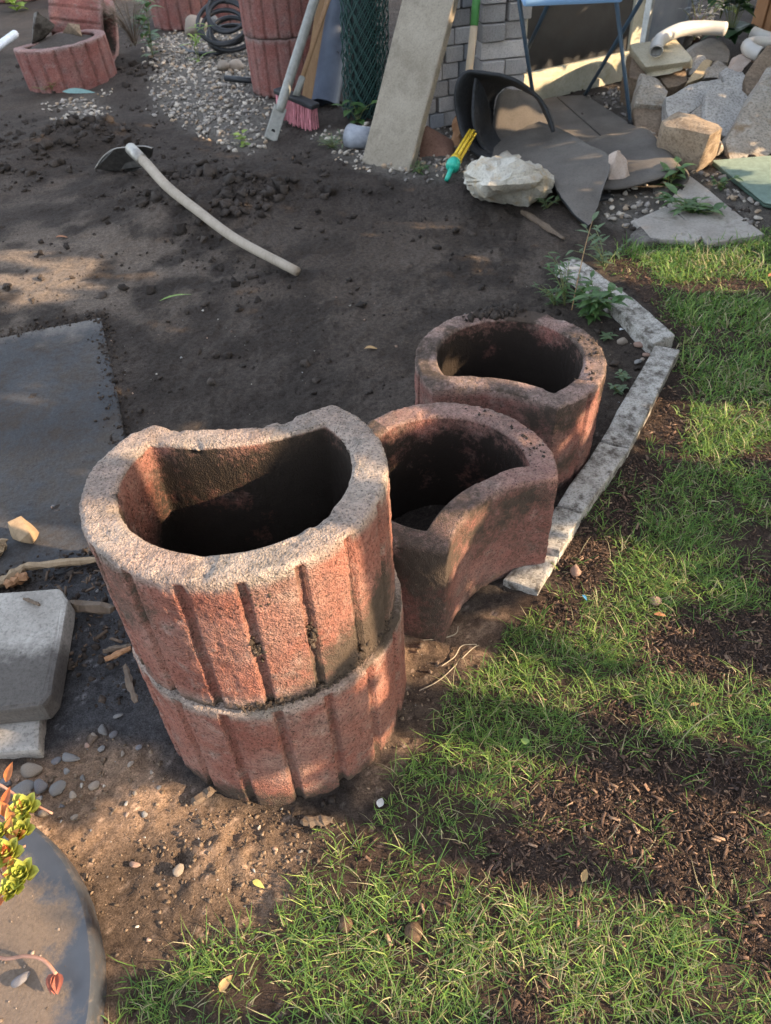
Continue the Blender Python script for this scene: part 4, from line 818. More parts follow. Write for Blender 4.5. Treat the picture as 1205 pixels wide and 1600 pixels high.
# panel with yellowish frame
M_yframe = stone('yellow_frame', (.40, .37, .27), (.55, .52, .41), 5, 60, .15, .25, .004, dirt=(.34, .30, .18), dirt_amt=.36); M_blk = plain('black_sheet', (.020, .020, .021), .42, 0, .6, 7, .1, .45)
pn = thing('framed_panel', G(900, 137), 'black sheet in a pale yellow timber frame standing behind the folding table', 'panel')
b0, b1 = G(802, 168), G(992, 122); pxv = b1 - b0; PL = np.linalg.norm(pxv); pxv /= PL; pyv = np.array([-pxv[1], pxv[0], 0]); pzv = np.array([0, .10, .995]); pyv = np.cross(pzv, pxv)
def pbox(name, x0, x1, z0, z1, y0, y1, m, bev=.006, cuts=0, rough=0.): obox(name, b0 + pxv * (x0 + x1) / 2 + pzv * (z0 + z1) / 2 + pyv * (y0 + y1) / 2, (pxv, pyv, pzv), ((x1 - x0) / 2, abs(y1 - y0) / 2, (z1 - z0) / 2), m, pn, bevel=bev, cuts=cuts, rough=rough)
pbox('bottom_rail', 0, PL, .0, .165, 0, .05, M_yframe, cuts=5, rough=.006); pbox('stile', PL - .085, PL, .168, 1.15, 0.004, .05, M_yframe, cuts=4, rough=.003); pbox('stile', 0, .08, .168, 1.15, .004, .05, M_yframe)
pbox('sheet', .083, PL - .088, .168, 1.15, .022, .034, M_blk, .002)
pbox('inner_post', PL - .185, PL - .09, .168, 1.15, .036, .05, plain('grey_post', (.22, .21, .20), .6), .003)
gp = thing('glazed_panel', G(1035, 92), 'whitish glazed door panel standing behind the yellow sandstone slab', 'panel')
g0, g1 = G(1003, 92), G(1074, 70); gxv = g1 - g0; GL = np.linalg.norm(gxv); gxv /= GL; gyv = np.array([-gxv[1], gxv[0], 0])
mg, ng, bg_ = new_mat('milky_pane'); fz = nz(ng, objco(ng), 6, 5); ng.links.new(ramp(ng, fz, [(.3, (.30, .34, .40)), (.7, (.46, .50, .54))]), bg_.inputs['Base Color']); bg_.inputs['Roughness'].default_value = .25
def gbox(name, x0, x1, z0, z1, y0, y1, m): obox(name, g0 + gxv * (x0 + x1) / 2 + np.array([0, 0, (z0 + z1) / 2]) + gyv * (y0 + y1) / 2, (gxv, gyv, (0, 0, 1)), ((x1 - x0) / 2, abs(y1 - y0) / 2, (z1 - z0) / 2), m, gp, bevel=.004)
M_wfr = plain('white_frame', (.62, .62, .58), .5); M_gfr = plain('grey_frame', (.30, .31, .33), .5)
gbox('stile', 0, .035, 0, 1.1, 0, .05, M_wfr); gbox('stile', GL - .06, GL, 0, 1.1, 0, .05, M_gfr); gbox('bottom_rail', .037, GL - .062, 0, .07, .004, .046, M_gfr); gbox('pane', .037, GL - .062, .072, 1.1, .02, .03, mg)

# ------------------------------------------------------------------ boulder pile
M_gran = stone('granite_pale', (.31, .29, .265), (.49, .46, .42), 5, 80, .6, .5, .004); M_tan = stone('sandstone_tan', (.25, .185, .125), (.42, .335, .245), 5, 80, .45, .8, .008, dirt=(.17, .12, .08), dirt_amt=.42); M_brn = stone('stone_brown', (.18, .125, .085), (.31, .235, .165), 5, 80, .45, .8, .008, dirt=(.12, .09, .065), dirt_amt=.42)
M_ysand = stone('sandstone_yellow', (.40, .35, .25), (.56, .51, .39), 4, 80, .25, .5, .005); M_orng = stone('sandstone_orange', (.40, .29, .16), (.54, .42, .27), 4, 80, .25, .4, .004); M_gtan = stone('granite_tan', (.28, .24, .19), (.44, .40, .35), 5, 80, .55, .8, .007, dirt=(.22, .16, .10), dirt_amt=.42)
def Z2(l): return Gs([(960 + a / 4.918, 30 + b / 4.92, z) for a, b, z in l])
DEP = {1: None, 2: (4.62, 4.42), 3: (4.50, 4.20), 4: (4.55, 4.20), 5: (4.45, 4.02), 6: (4.60, 4.45), 7: (4.35, 3.75), 8: (4.75, 4.35), 9: (4.95, 4.65), 10: (4.95, 4.70), 11: (5.05, 4.80),
       12: (5.05, 4.72), 13: (4.82, 4.74), 14: (4.95, 4.70), 15: (4.90, 4.68), 16: (4.35, 4.2), 17: (4.95, 4.6), 18: None, 19: (5.55, 5.15), 20: (6.4, 6.2), 21: (6.1, 5.9)}
def rock(pts, mat, label, back=(.0, .14, 0.), seed=0, rough=.012, sm=1, drop=True, cuts=4):
    P = Z2(pts); dp_ = DEP.get(seed)
    if dp_:
        ys = [p[1] for p in pts]; y0_, y1_ = min(ys), max(ys); P = []
        for a_, b_q, _z in pts:
            q_ = Q(960 + a_ / 4.918, 30 + b_q / 4.92, dp_[0] + (dp_[1] - dp_[0]) * (b_q - y0_) / (y1_ - y0_ + 1e-6))
            P.append(q_ if q_[2] > 0 else G(960 + a_ / 4.918, 30 + b_q / 4.92, 0.))
    if seed in (2, 3, 4, 5, 7, 8, 14, 15, 19, 20, 21): P = P + [np.array([p[0], p[1] + .05, 0.]) for p in P if p[2] > .05]
    c = np.mean(P, 0)
    ex_ = [p + np.array(back) for p in P if p[2] > .02] if back else []
    bt = [np.array([p[0], p[1], max(0, min(q[2] for q in P))]) + np.array(back) for p in P if drop]
    return hull_rock('boulder', P + ex_ + bt, mat, label, 'boulder', None, rough, sm, seed, cuts)
rock([(385, 815, .20), (515, 740, .22), (835, 835, .21), (745, 885, .20), (358, 960, .05), (450, 1090, .0), (680, 1165, 0), (700, 1140, 0), (785, 1050, .03)], M_tan, 'squared tan block with a sunlit right face at the front of the rock pile', (.01, .08, 0), 1, .008)
rock([(215, 448, .36), (340, 482, .35), (410, 560, .26), (385, 665, .16), (250, 660, .16), (160, 650, .17), (180, 560, .26)], M_gtan, 'upright brown-grey stone nearest the table leg in the rock pile', (.02, .1, 0), 2)
rock([(160, 640, .18), (250, 662, .19), (395, 670, .18), (375, 862, .03), (310, 925, .0), (160, 830, .01), (150, 720, .1)], M_brn, 'brown stone with a pale flat face below the upright stone in the rock pile', (.02, .10, 0), 3)
rock([(395, 600, .27), (530, 600, .27), (620, 490, .33), (830, 450, .36), (850, 520, .30), (700, 610, .22), (560, 735, .10), (420, 775, .10), (395, 690, .18)], M_gran, 'pale granite boulder resting behind the squared tan block', (.03, .12, -.05), 4)
rock([(700, 570, .33), (760, 500, .38), (880, 470, .40), (960, 520, .36), (1042, 600, .28), (940, 870, .07), (850, 905, .06), (690, 770, .15)], M_gran, 'large speckled granite boulder in the centre of the rock pile', (.05, .16, -.06), 5)
rock([(840, 450, .42), (900, 412, .46), (1000, 430, .44), (1015, 500, .36), (980, 545, .32), (850, 510, .36)], M_gran, 'small granite boulder perched behind the large speckled one', (.02, .12, 0), 6)
rock([(1150, 440, .42), (1230, 420, .43), (1240, 1010, .02), (1170, 1065, .0), (1040, 1080, 0), (890, 1080, 0), (850, 930, .06), (1020, 660, .26)], M_gtan, 'tall tan granite boulder leaning at the right edge behind the green mat', (.10, .2, 0), 7, .014)
rock([(1180, 190, .62), (1260, 180, .62), (1260, 420, .34), (1110, 600, .22), (1010, 560, .24), (1000, 430, .36), (1110, 310, .50)], M_brn, 'large brown boulder at the right edge high in the rock pile', (.1, .25, -.1), 8)
rock([(700, 300, .42), (760, 315, .42), (740, 350, .38), (680, 450, .26), (550, 500, .20), (590, 430, .26)], M_orng, 'smooth orange sandstone in the back of the rock pile', (.04, .12, -.06), 9, .006, 2)
rock([(700, 390, .34), (800, 312, .42), (880, 350, .38), (900, 400, .34), (840, 450, .28), (700, 450, .26)], M_gtan, 'small grey-brown stone right of the orange sandstone', (.02, .12, -.05), 10)
rock([(575, 390, .30), (640, 270, .44), (700, 275, .44), (720, 310, .40), (640, 400, .28), (580, 430, .24)], M_gran, 'whitish rounded stone behind the orange sandstone', (.02, .14, -.06), 11, .008, 2)
rock([(115, 190, .42), (230, 180, .43), (480, 145, .48), (600, 290, .34), (590, 325, .31), (240, 370, .27), (235, 290, .35), (130, 230, .40)], M_ysand, 'broad yellow sandstone slab topping the back of the rock pile', (.03, .06, -.05), 12, .008)
rock([(240, 378, .26), (530, 350, .28), (520, 390, .25), (420, 425, .21), (250, 445, .20)], M_ysand, 'thin sandstone layer under the broad yellow slab', (.0, .12, 0), 13, .008)
rock([(130, 260, .36), (230, 300, .33), (240, 450, .18), (200, 470, .12), (110, 440, .14)], M_brn, 'brown rock supporting the yellow slab on its left', (.03, .15, -.04), 14)
rock([(340, 440, .20), (560, 360, .27), (570, 470, .16), (500, 510, .10), (410, 525, .06)], M_brn, 'shaded brown rock in the hollow under the yellow slab', (.02, .15, -.04), 15)
rock([(570, 735, .13), (690, 640, .20), (700, 760, .13), (640, 770, .1)], M_gtan, 'wedge of grey stone between the granite boulders', (.03, .15, -.08), 16)
rock([(890, 390, .34), (960, 270, .46), (1040, 245, .48), (1070, 300, .44), (960, 420, .30), (930, 420, .30)], M_pinks, 'ridged reddish stone beside the white drain pipe in the rock pile', (.02, .12, -.05), 17)
rock([(790, 1040, .02), (830, 950, .09), (835, 1040, .0), (800, 960, .08)], M_gtan, 'little grey stone wedged right of the squared tan block', (.02, .1, 0), 18)
rock([(590, 230, .44), (660, 160, .52), (760, 135, .55), (860, 170, .50), (905, 250, .40), (890, 330, .30), (640, 300, .34)], stone('round_grey_stone', (.20, .17, .14), (.33, .29, .25), 6, 60, .25, .4), 'round grey-brown boulder below the leafy plant behind the rock pile', (.02, .25, -.1), 19, .01, 3)
rock([(560, -30, .7), (700, -60, .7), (730, -20, .65), (700, 20, .6), (570, 20, .6)], stone('dark_red_stone', (.14, .08, .07), (.24, .15, .13), 5), 'dark reddish stone behind the round boulder at the top edge', (.02, .3, -.1), 20)
rock([(520, 20, .6), (600, 10, .62), (640, 60, .55), (560, 90, .5)], stone('dark_grey_stone', (.14, .13, .12), (.22, .21, .2), 5), 'small dark grey stone right of the glazed panel', (.02, .3, -.1), 21)  # plain dark grey stone
# white drain pipes
M_wpipe = plain('white_pvc', (.52, .50, .465), .4, 0, .12, 8, .03, .5)
def Z6(l): return [Q(960 + a / 4.918, b / 4.915, z) for a, b, z in l]
V, F = pipe_vf(smooth_path(Z6([(322, 395, 4.78), (335, 330, 4.84), (400, 275, 4.95), (520, 225, 5.05), (680, 212, 5.1), (850, 222, 5.1)]), 6), 0.038, 0.032, 16)
tag(mk('drain_pipe', V, F, M_wpipe, None, loc=[2.05, 4.95, 0]), 'long curved white plastic pipe lying on the yellow sandstone slab', 'pipe')
V, F = pipe_vf(smooth_path(Z6([(1330, 330, 5.0), (1180, 335, 5.0), (1070, 335, 4.98), (1025, 352, 4.92), (1045, 385, 4.85), (1120, 420, 4.8)]), 6), 0.038, 0.032, 16)
tag(mk('drain_pipe', V, F, M_wpipe, None, loc=[2.75, 4.9, 0]), 'bent white plastic pipe end hooked over the stones at the right edge', 'pipe')
V, F = pipe_vf(Z6([(1060, 250, 5.3), (1130, 280, 5.25), (1300, 330, 5.15)]), 0.036, 0.031, 16)
tag(mk('drain_pipe', V, F, M_wpipe, None, loc=[2.85, 5.2, 0]), 'straight white plastic pipe behind the bent pipe below the leafy plant', 'pipe')
weed(1140, 62, .62, 14, .17, .15, 'dark green plant with broad lobed leaves above the rock pile', .36, (M_dgreen, M_gstem), 7, z=.15, name='leafy_plant', droop=.5)
weed(1125, 30, .9, 5, .14, .12, 'sunlit lime green leaves behind the dark leafy plant', .25, (M_lime, M_gstem), 4, z=.2, name='leafy_plant')
weed(1085, 62, .25, 16, .06, .02, 'silvery grey plant beside the white drain pipe', .18, (leafmat('silver_leaf', (.20, .21, .22), (.32, .33, .34), .2), M_gstem), 6, z=.2, name='leafy_plant')
M_dw = wood('brown_door_wood', (.26, .12, .05), (.40, .20, .09)); wd = thing('wooden_door', G(1230, 75), 'brown panelled timber door at the top right corner', 'door')
d0, d1 = G(1172, 52), G(1330, 80); dxv = d1 - d0; DL = np.linalg.norm(dxv); dxv /= DL; dyv = np.array([-dxv[1], dxv[0], 0])
def dbox(name, x0, x1, z0, z1, y0, y1, m): obox(name, d0 + dxv * (x0 + x1) / 2 + np.array([0, 0, (z0 + z1) / 2]) + dyv * (y0 + y1) / 2, (dxv, dyv, (0, 0, 1)), ((x1 - x0) / 2, abs(y1 - y0) / 2, (z1 - z0) / 2), m, wd, bevel=.006)
dbox('stile', 0, .10, 0, 1.3, -.02, .03, M_dw); dbox('stile', .103, .16, 0, 1.3, -.005, .03, M_dw); dbox('rail', .163, DL, 0, .28, -.005, .03, M_dw); dbox('panel', .163, DL, .283, 1.3, .012, .03, M_dw)
# green grid mat
M_gmat = plain('green_grid', (.055, .09, .068), .6, 0, .15, 20, .05); gm = thing('grid_mat', G(1180, 280), 'pale green ribbed plastic grid mat at the right edge', 'mat')
q = Gs([(1113, 254), (1193, 319), (1330, 345), (1300, 238)], .02); block('base', [q[0], q[1], q[2], q[3]], .012, M_gmat, gm, bevel=.003)
parts = []
for k in range(46):
    t = (k + .5) / 46; a = q[0] + (q[1] - q[0]) * t; b = q[3] + (q[2] - q[3]) * t; a = a + [0, 0, .004]; b = b + [0, 0, .004]
    parts.append(tube([a + [0, 0, .003], (a + b) / 2 + [0, 0, .003], b + [0, 0, .003]], .0058, 4))
V, F = joinvf(parts); mk('ribs', V, F, plain('pale_green_rib', (.17, .23, .19), .6), gm, smooth=False)['kind'] = 'stuff'  # ribs lighter and base darker, contrast put into the colour
# paving stones by the lawn
M_pv = stone('paving_pale', (.26, .23, .20), (.40, .37, .33), 5, 110, .25, .35, .003, dirt=(.14, .115, .09), dirt_amt=.36)
for q, lab in [([(990, 344), (1041, 322), (1100, 364), (1090, 377), (1016, 372)], 'pale broken paving stone nearest the folded mat beside the lawn'), ([(1044, 316), (1078, 274), (1196, 366), (1108, 380)], 'long pale paving stone between the gravel strip and the lawn'),
               ([(985, 366), (1003, 350), (1032, 376), (1005, 378)], 'dark grey broken paving fragment at the lawn edge')]:
    tag(block('paving_slab', Gs(q, .022), .05, M_pv if 'pale' in lab else M_concd, bevel=.005, cuts=3, rough=.003), lab, 'slab')

# ------------------------------------------------------------------ back left rings
pr = make_ring('planter_ring', M_ringC, N_=200, rows=18, seed=21, groove0=.1, chip=.004, detail=.6, pale_amt=.7)
def ring_copy(x, y, z, vd, lean, scale, label, group=None, first=False):
    o = pr if first else pr.copy()
    if not first: COL.objects.link(o)
    tag(o, label, 'planter', group); return place(o, x, y, z, vd, lean, scale)
b_ = G(449, 152); ring_copy(b_[0], b_[1] + .22, 0, (.2, 1), (0, 0), (1.0, 1.0, 1.12), 'lower red planter ring of the stack behind the broom and pole', None, True)
ring_copy(b_[0] + .0, b_[1] + .22, .337, (.1, 1), (0, 0), (1.02, 1.02, 1.12), 'upper red planter ring of the stack behind the broom and pole')
b_ = G(97, 146); rp = ring_copy(b_[0], b_[1] + .33, -.03, (-.9, .45), (0, math.radians(-3)), (1.32, 1.32, 1.0), 'pinkish red planter ring filled with soil on the dug ground')
cc = np.array([b_[0], b_[1] + .33, .0]); th = np.linspace(0, 2 * np.pi, 40, endpoint=False)
fp = [np.array([cc[0] + .235 * math.cos(a), cc[1] + .235 * math.sin(a), .245 + .02 * mnoise.noise(Vector((math.cos(a) * 2, math.sin(a) * 2, 1)))]) for a in th]
M_dsoil = plain('fill_soil', (.045, .036, .03), .95, 0, .5, 60, 1.0)
parts = [(fp + [cc + np.array([0, 0, .31])], [[i, (i + 1) % 40, 40] for i in range(40)])]
V, F = joinvf(parts); tag(mk('planter_soil', V, F, M_dsoil, None, loc=cc), 'dark soil heaped inside the pinkish planter ring', 'soil', kind='stuff')
hull_rock('stone', Gs([(48, 72, .25), (52, 18, .46), (58, 16, .47), (88, 38, .36), (70, 60, .28)]) + [G(80, 48, .25)], M_concd, 'pointed grey slab fragment stuck in the soil-filled planter ring', 'stone', rough=.006, sm=1, cuts=3)
hull_rock('stone', Gs([(95, 60, .25), (105, 35, .36), (125, 36, .35), (130, 58, .27), (118, 62, .25)]) + [G(115, 50, .25)], M_brn, 'brown clod-like stone lying on the soil-filled planter ring', 'stone', rough=.008, sm=1, cuts=3)
b_ = G(175, 108); tp = ring_copy(b_[0] - .02, b_[1] + .42, .28, (-.3, .0), (0, 0), 1, 'pale red planter ring tipped on its side with dead plants spilling out')
tp.matrix_world = Matrix.Translation((b_[0] - .40, b_[1] + .30, .27)) @ Matrix.Rotation(math.radians(1), 4, 'Z') @ Matrix.Rotation(math.radians(99), 4, 'Y') @ Matrix.Rotation(math.radians(78), 4, 'Z') @ Matrix.Diagonal((1.1, 1.1, 1.3, 1))
M_dead = leafmat('dead_plant', (.11, .085, .055), (.20, .165, .115), .1, .9)
weed(212, 72, .35, 40, .09, .006, 'dry brown dead plant spilling out of the tipped planter ring', .30, (M_dead, M_wood2), 7, name='dead_plant', z=.12)
for px, py, lab in [(285, 50, 'dark red planter ring in the back row, left of the joint'), (360, 42, 'dark red planter ring in the back row, right of the joint'), (125, 12, 'red planter ring far back at the top left edge'), (20, 6, 'pale red planter ring in the far top left corner')]:
    b_ = G(px, py); ring_copy(b_[0], b_[1] + .34, 0, (.1, 1), (0, 0), (1.25, 1.25, 1.2), lab)
hs = thing('hose_coil', G(355, 90), 'coil of flat black hose on the gravel beside the planter stack', 'hose'); parts = []
hc = G(356, 92)
for k in range(7):
    r_ = .17 + .03 * math.sin(k * 2.1); tl = .5 + .12 * k; ce = hc + np.array([.03 * math.sin(k * 1.3) + .03, .05 * math.cos(k) + .06, .12 + .03 * k])
    parts.append(tube([ce + np.array([r_ * math.cos(a), r_ * math.sin(a) * math.cos(tl * .6), r_ * .75 * math.sin(a) * math.sin(tl) * .9]) for a in np.linspace(0, 6.28, 26)], .016, 6, False))
V, F = joinvf(parts); mk('loops', V, F, M_blackp, hs)
V, F = tube(smooth_path(Gs([(283, 72, .02), (300, 82, .02), (335, 84, .03), (352, 80, .05)])), .016, 6); mk('tail', V, F, M_blackp, hs)
V, F = tube(Gs([(352, 122, .03), (395, 126, .03)]), .02, 6); tag(mk('hose_piece', V, F, M_blackp, None, loc=G(372, 124)), 'straight black hose piece in front of the beige stone', 'hose')
pebble(307, 58, 42, 34, M_peb[1], 'larger round grey-beige stone left of the black hose coil', None, 0, 'stone', .1); pebble(333, 47, 30, 24, M_peb[0], 'bluish round stone touching the black hose coil', None, 0, 'stone', .1)
pebble(372, 110, 32, 20, M_peb[1], 'flat beige stone at the foot of the planter stack', None, 0, 'stone', .2); pebble(349, 114, 26, 18, M_peb[1], 'whitish stone left of the flat beige stone', None, 0, 'stone', .2)
V, F = tube(Gs([(-20, 85, .1), (24, 53, .12)]), .03, 10); tag(mk('plastic_tube', V, F, plain('pale_blue_tube', (.42, .46, .52), .4), None, loc=G(5, 75)), 'pale bluish plastic tube at the left edge beside the soil-filled ring', 'tube')
V, F = joinvf([leaf_vf(G(98, 143, .06), G(152, 140, .07) - G(98, 143, .06), np.array([0, -.6, 1.]), .24, .045, .1, .1)]); tag(mk('plastic_sheet', V, F, plain('teal_film', (.13, .22, .205), .5), None, loc=G(120, 146)), 'scrap of teal plastic film under the soil-filled planter ring', 'plastic scrap')

# ------------------------------------------------------------------ small litter
M_leafb = [plain('leaf_tan', (.42, .27, .12), .7), plain('leaf_red', (.36, .16, .08), .7), plain('leaf_yellow', (.42, .40, .12), .6), plain('leaf_green', (.20, .30, .08), .6)]
def litter(px, py, L, W, ang, m, label, z=.01, name='fallen_leaf', cat='leaf'):
    b = G(px, py); b[2] = float(ground_z(b[0], b[1])) + z; V, F = leaf_vf(b, np.array([math.cos(ang), math.sin(ang), .12]), np.array([.15, .1, 1.]), L, W, .25, .25, 6)
    tag(mk(name, V, F, m, None, loc=b), label, cat)
litter(345, 1552, .03, .014, .9, M_leafb[0], 'curled tan leaf on the grass at the bottom left'); litter(393, 1372, .026, .011, -.5, M_leafb[2], 'yellow-green leaf on the sunlit sandy soil', .004)
litter(908, 1382, .026, .012, 1.0, M_leafb[0], 'tan leaf on the bare mulch patch'); litter(818, 1180, .016, .016, 1.6, M_leafb[3], 'round green clover-like leaf in the lawn', .045); litter(1077, 1106, .022, .008, .2, M_leafb[0], 'narrow ochre leaf on the dark mulch at right')
litter(1195, 448, .04, .02, .3, M_leafb[1], 'orange-red leaf in the far lawn at the right edge', .04); litter(252, 478, .14, .012, .55, M_leafb[3], 'green grass blade lying on the dug soil below the hoe', .02); litter(570, 548, .05, .02, 0, M_leafb[0], 'dry straw-coloured leaf on the dark soil behind the rings')
litter(1020, 965, .03, .012, -.2, M_leafb[1], 'brown bark-like leaf on the soil right of the lawn edge'); litter(87, 372, .06, .02, .1, M_leafb[1], 'small orange leaf on the soil at the left')
litter(908, 938, .018, .008, -1.1, plain('blue_plastic', (.06, .20, .34), .4), 'tiny blue plastic scrap in the grass near the kerb', .02, 'plastic_scrap', 'plastic scrap'); litter(592, 1260, .02, .014, 1.2, plain('white_scrap', (.55, .55, .54), .6), 'crumpled whitish scrap beside the foot of the stacked rings', .006, 'paper_scrap', 'paper scrap')
litter(968, 517, .02, .014, .3, plain('white_scrap2', (.7, .72, .72), .5), 'white scrap on the soil inside the kerb', .008, 'paper_scrap', 'paper scrap')
for k, pl_ in enumerate([[(660, 1005), (690, 1000), (712, 992), (716, 980)], [(690, 1045), (710, 1030), (722, 1012), (745, 1008)], [(655, 1080), (690, 1062), (735, 1020), (748, 1010)]]):
    V, F = tube(smooth_path([g + [0, 0, float(ground_z(g[0], g[1])) + .006] for g in Gs(pl_)]), .0012, 5); tag(mk('root_strand', V, F, plain('pale_root', (.42, .35, .25), .8), None, loc=G(*pl_[1])), ['pale root strand touching the middle planter ring', 'short pale root strand in the middle of the bare soil by the lawn', 'long pale root strand running towards the stacked rings'][k], 'root')

# ------------------------------------------------------------------ scattered stuff: clods, gravel, mulch, grass
def sample(n, x0, x1, y0, y1): return rng.uniform(x0, x1, n), rng.uniform(y0, y1, n)
RINGS = [(-.235, .86, .262), (.133, 1.17, .255), (.352, 1.615, .255)]
def outside(x, y, m=0.):
    ok = np.ones(len(x), bool)
    for a, b, r in RINGS: ok &= np.hypot(x - a, y - b) > r + m
    return ok & (np.hypot(x - lc_[0], y - lc_[1]) > lr + m)
def vis(x, y):       # inside the picture plus a margin
    d = np.stack([x, y, np.full(len(x), -CAM_H)], 1) @ ROT; u, v = d[:, 0] / -d[:, 2], -d[:, 1] / -d[:, 2]
    return (d[:, 2] < 0) & (np.abs(u) < .62) & (np.abs(v) < .80)
CLOD = [angular(s + 40, 13, 1, 0, .26) for s in range(8)]; CLODs = [angular(s + 60, 10, 0, 0, .15) for s in range(4)]
def put(n, x, y, size, flat, colr, tm, name, mat, label, cat, sink=.3):
    s = size[:, None] * np.stack([np.ones(len(x)), .7 + .5 * rng.random(len(x)), flat * (.7 + .5 * rng.random(len(x)))], 1); p = np.stack([x, y, ground_z(x, y) + s[:, 2] * (1 - 2 * sink)], 1)
    scatter(name, tm, p, s, np.stack([rng.normal(size=len(x)) * .3, rng.normal(size=len(x)) * .3, rng.random(len(x)) * 6.28], 1), colr, mat, label, cat, smooth=cat == 'gravel')
x, y = sample(150000, -3.2, 2.0, .25, 7.5); l_, s_z, g_, b_z = zones(x, y); md_ = macro(x, y); onslab = polydist(x, y, Gs([(-420, 600), (157, 496), (232, 860), (215, 1000), (-420, 1000)])) < 0
pr_ = (1 - l_) * (1 - g_ * .8) * (.085 + 8. * np.clip(md_, 0, .08)) * sstep(.40, .62, fbm(x, y, 41, 3, 5.)) * (1 - .93 * onslab); pr_ *= np.where(y > 4, .6, 1.)
k = (rng.random(len(x)) < pr_) & vis(x, y) & outside(x, y, .0); x, y = x[k], y[k]; sz_ = .002 + .023 * rng.random(len(x)) ** 7 * (1 + .8 * (macro(x, y) > .02)) + .0008 * y
sz_ = sz_ * (1 - .62 * zones(x, y)[1]); cb_ = np.array([.045, .036, .030]) * (.6 + .8 * rng.random((len(x), 1))); sd = zones(x, y)[1][:, None]; cb_ = cb_ * (1 - sd) + sd * np.array([.19, .135, .095]) * (.6 + .7 * rng.random((len(x), 1)))
M_clod = vcol('clod', 220, .4, .8, .004); put(0, x, y, sz_, .7, cb_, CLOD, 'soil_clods', M_clod, 'loose dark soil clods strewn over the dug ground', 'soil')
# crumbly sandy soil in front of the stack
x, y = sample(22000, -.75, .35, .28, 1.25); k = (zones(x, y)[1] > .3) & outside(x, y) & (rng.random(len(x)) < .25 + .75 * np.exp(-(((x + .28) / .16) ** 2 + ((y - .52) / .10) ** 2))); x, y = x[k], y[k]
put(0, x, y, .001 + .0052 * rng.random(len(x)) ** 4, .8, np.array([.20, .145, .10]) * (.5 + .8 * rng.random((len(x), 1))), CLODs, 'soil_crumbs', M_clod, 'crumbly sandy soil in front of the stacked rings', 'soil')
# soil lump on the rearmost ring, dirt on rims
def rimdirt(cx, cy, zt, angs, rr, size, n, name, lab):
    a = rng.choice(angs, n) + rng.normal(size=n) * .12; r = rr + rng.normal(size=n) * .012; x_, y_ = cx + r * np.cos(a), cy + r * np.sin(a); s = size * (.3 + rng.random(n) ** 2)
    p = np.stack([x_, y_, zt + s * .4], 1); scatter(name, CLOD, p, s[:, None] * np.array([[1, 1, .8]]), rng.random((n, 3)) * 6, np.array([.045, .036, .03]) * (.6 + .8 * rng.random((n, 1))), M_clod, lab, 'soil')
rimdirt(.352, 1.615, .298, [1.48, 1.56, 1.64], .225, .012, 220, 'soil_lump', 'dark soil lump sitting on the rim of the rearmost planter ring')
rimdirt(.352, 1.615, .30, [.15, -.1, -.5, 1.9], .222, .006, 40, 'soil_crumbs', 'soil crumbs along the rim of the rearmost planter ring')
rimdirt(.133, 1.18, .298, [.15, .35, .6, 1.0], .222, .005, 44, 'soil_crumbs', 'soil crumbs along the rim of the middle planter ring')
P_, S_ = [], []
for th_d, zc, r_c, n_c, sz_c in ((177, .150, .244, 60, .0055), (157, .140, .244, 40, .005), (137, .02, .246, 50, .006), (172, .255, .246, 26, .0035)):
    for q in range(n_c):
        a_ = math.radians(th_d + rng.normal() * 1.6); P_.append(up.matrix_world @ Vector(((r_c + .004 * rng.random()) * math.sin(a_), (r_c + .004 * rng.random()) * math.cos(a_), zc + rng.normal() * .011))); S_.append(sz_c * (.3 + rng.random() ** 2))
for q in range(420):                     # soil squeezed out along the joint
    a_ = math.radians(rng.uniform(112, 190)); P_.append(up.matrix_world @ Vector(((.248 + rng.normal() * .003) * math.sin(a_), (.248 + rng.normal() * .003) * math.cos(a_), .004 + rng.random() ** 2 * .016))); S_.append(.0042 * (.3 + rng.random() ** 2))
P_, S_ = np.array(P_), np.array(S_); scatter('soil_crumbs', CLOD, P_, S_[:, None] * np.ones((1, 3)), rng.random((len(S_), 3)) * 6, np.array([.075, .056, .042]) * (.5 + .8 * rng.random((len(S_), 1))), M_clod, 'soil lumps stuck in the grooves and joint of the two stacked rings', 'soil', smooth=False)
# gravel
x, y = sample(90000, -3.6, 3.0, 2.6, 9.5); g_ = zones(x, y)[2]; k = (rng.random(len(x)) < g_ * .42 * np.where(y < 4.5, .75, 1.)) & vis(x, y) & (np.hypot(x + .49, y - 5.7) > .3); x, y = x[k], y[k]
cg = np.array([[.42, .37, .31], [.29, .26, .23], [.19, .17, .155], [.34, .26, .185]])[rng.choice(4, len(x), p=[.45, .25, .15, .15])] * (.7 + .5 * rng.random((len(x), 1)))
print('gravel', len(x)); put(0, x, y, .009 + .013 * rng.random(len(x)) ** 2, .7, cg, [angular(s, 11, 1, .5, .05) for s in range(4)], 'gravel', vcol('gravel_stone', 120, .2, .2), 'pale mixed gravel at the back of the garden', 'gravel', .2)
x, y = sample(2600, -1.2, 1.3, .25, 2.6); l_, s_z, g_, b_z = zones(x, y); k = (rng.random(len(x)) < .12 + .6 * s_z) & outside(x, y) & (l_ < .6); x, y = x[k], y[k]
put(0, x, y, .0015 + .0055 * rng.random(len(x)) ** 3, .65, np.array([[.40, .36, .31], [.25, .24, .23], [.34, .23, .17]])[rng.integers(0, 3, len(x))] * (.7 + .6 * rng.random((len(x), 1))), [angular(s, 11, 1, .5, .05) for s in range(4)], 'grit', vcol('grit_stone', 200, .2, .2), 'small grit stones scattered over the soil', 'gravel', .3)
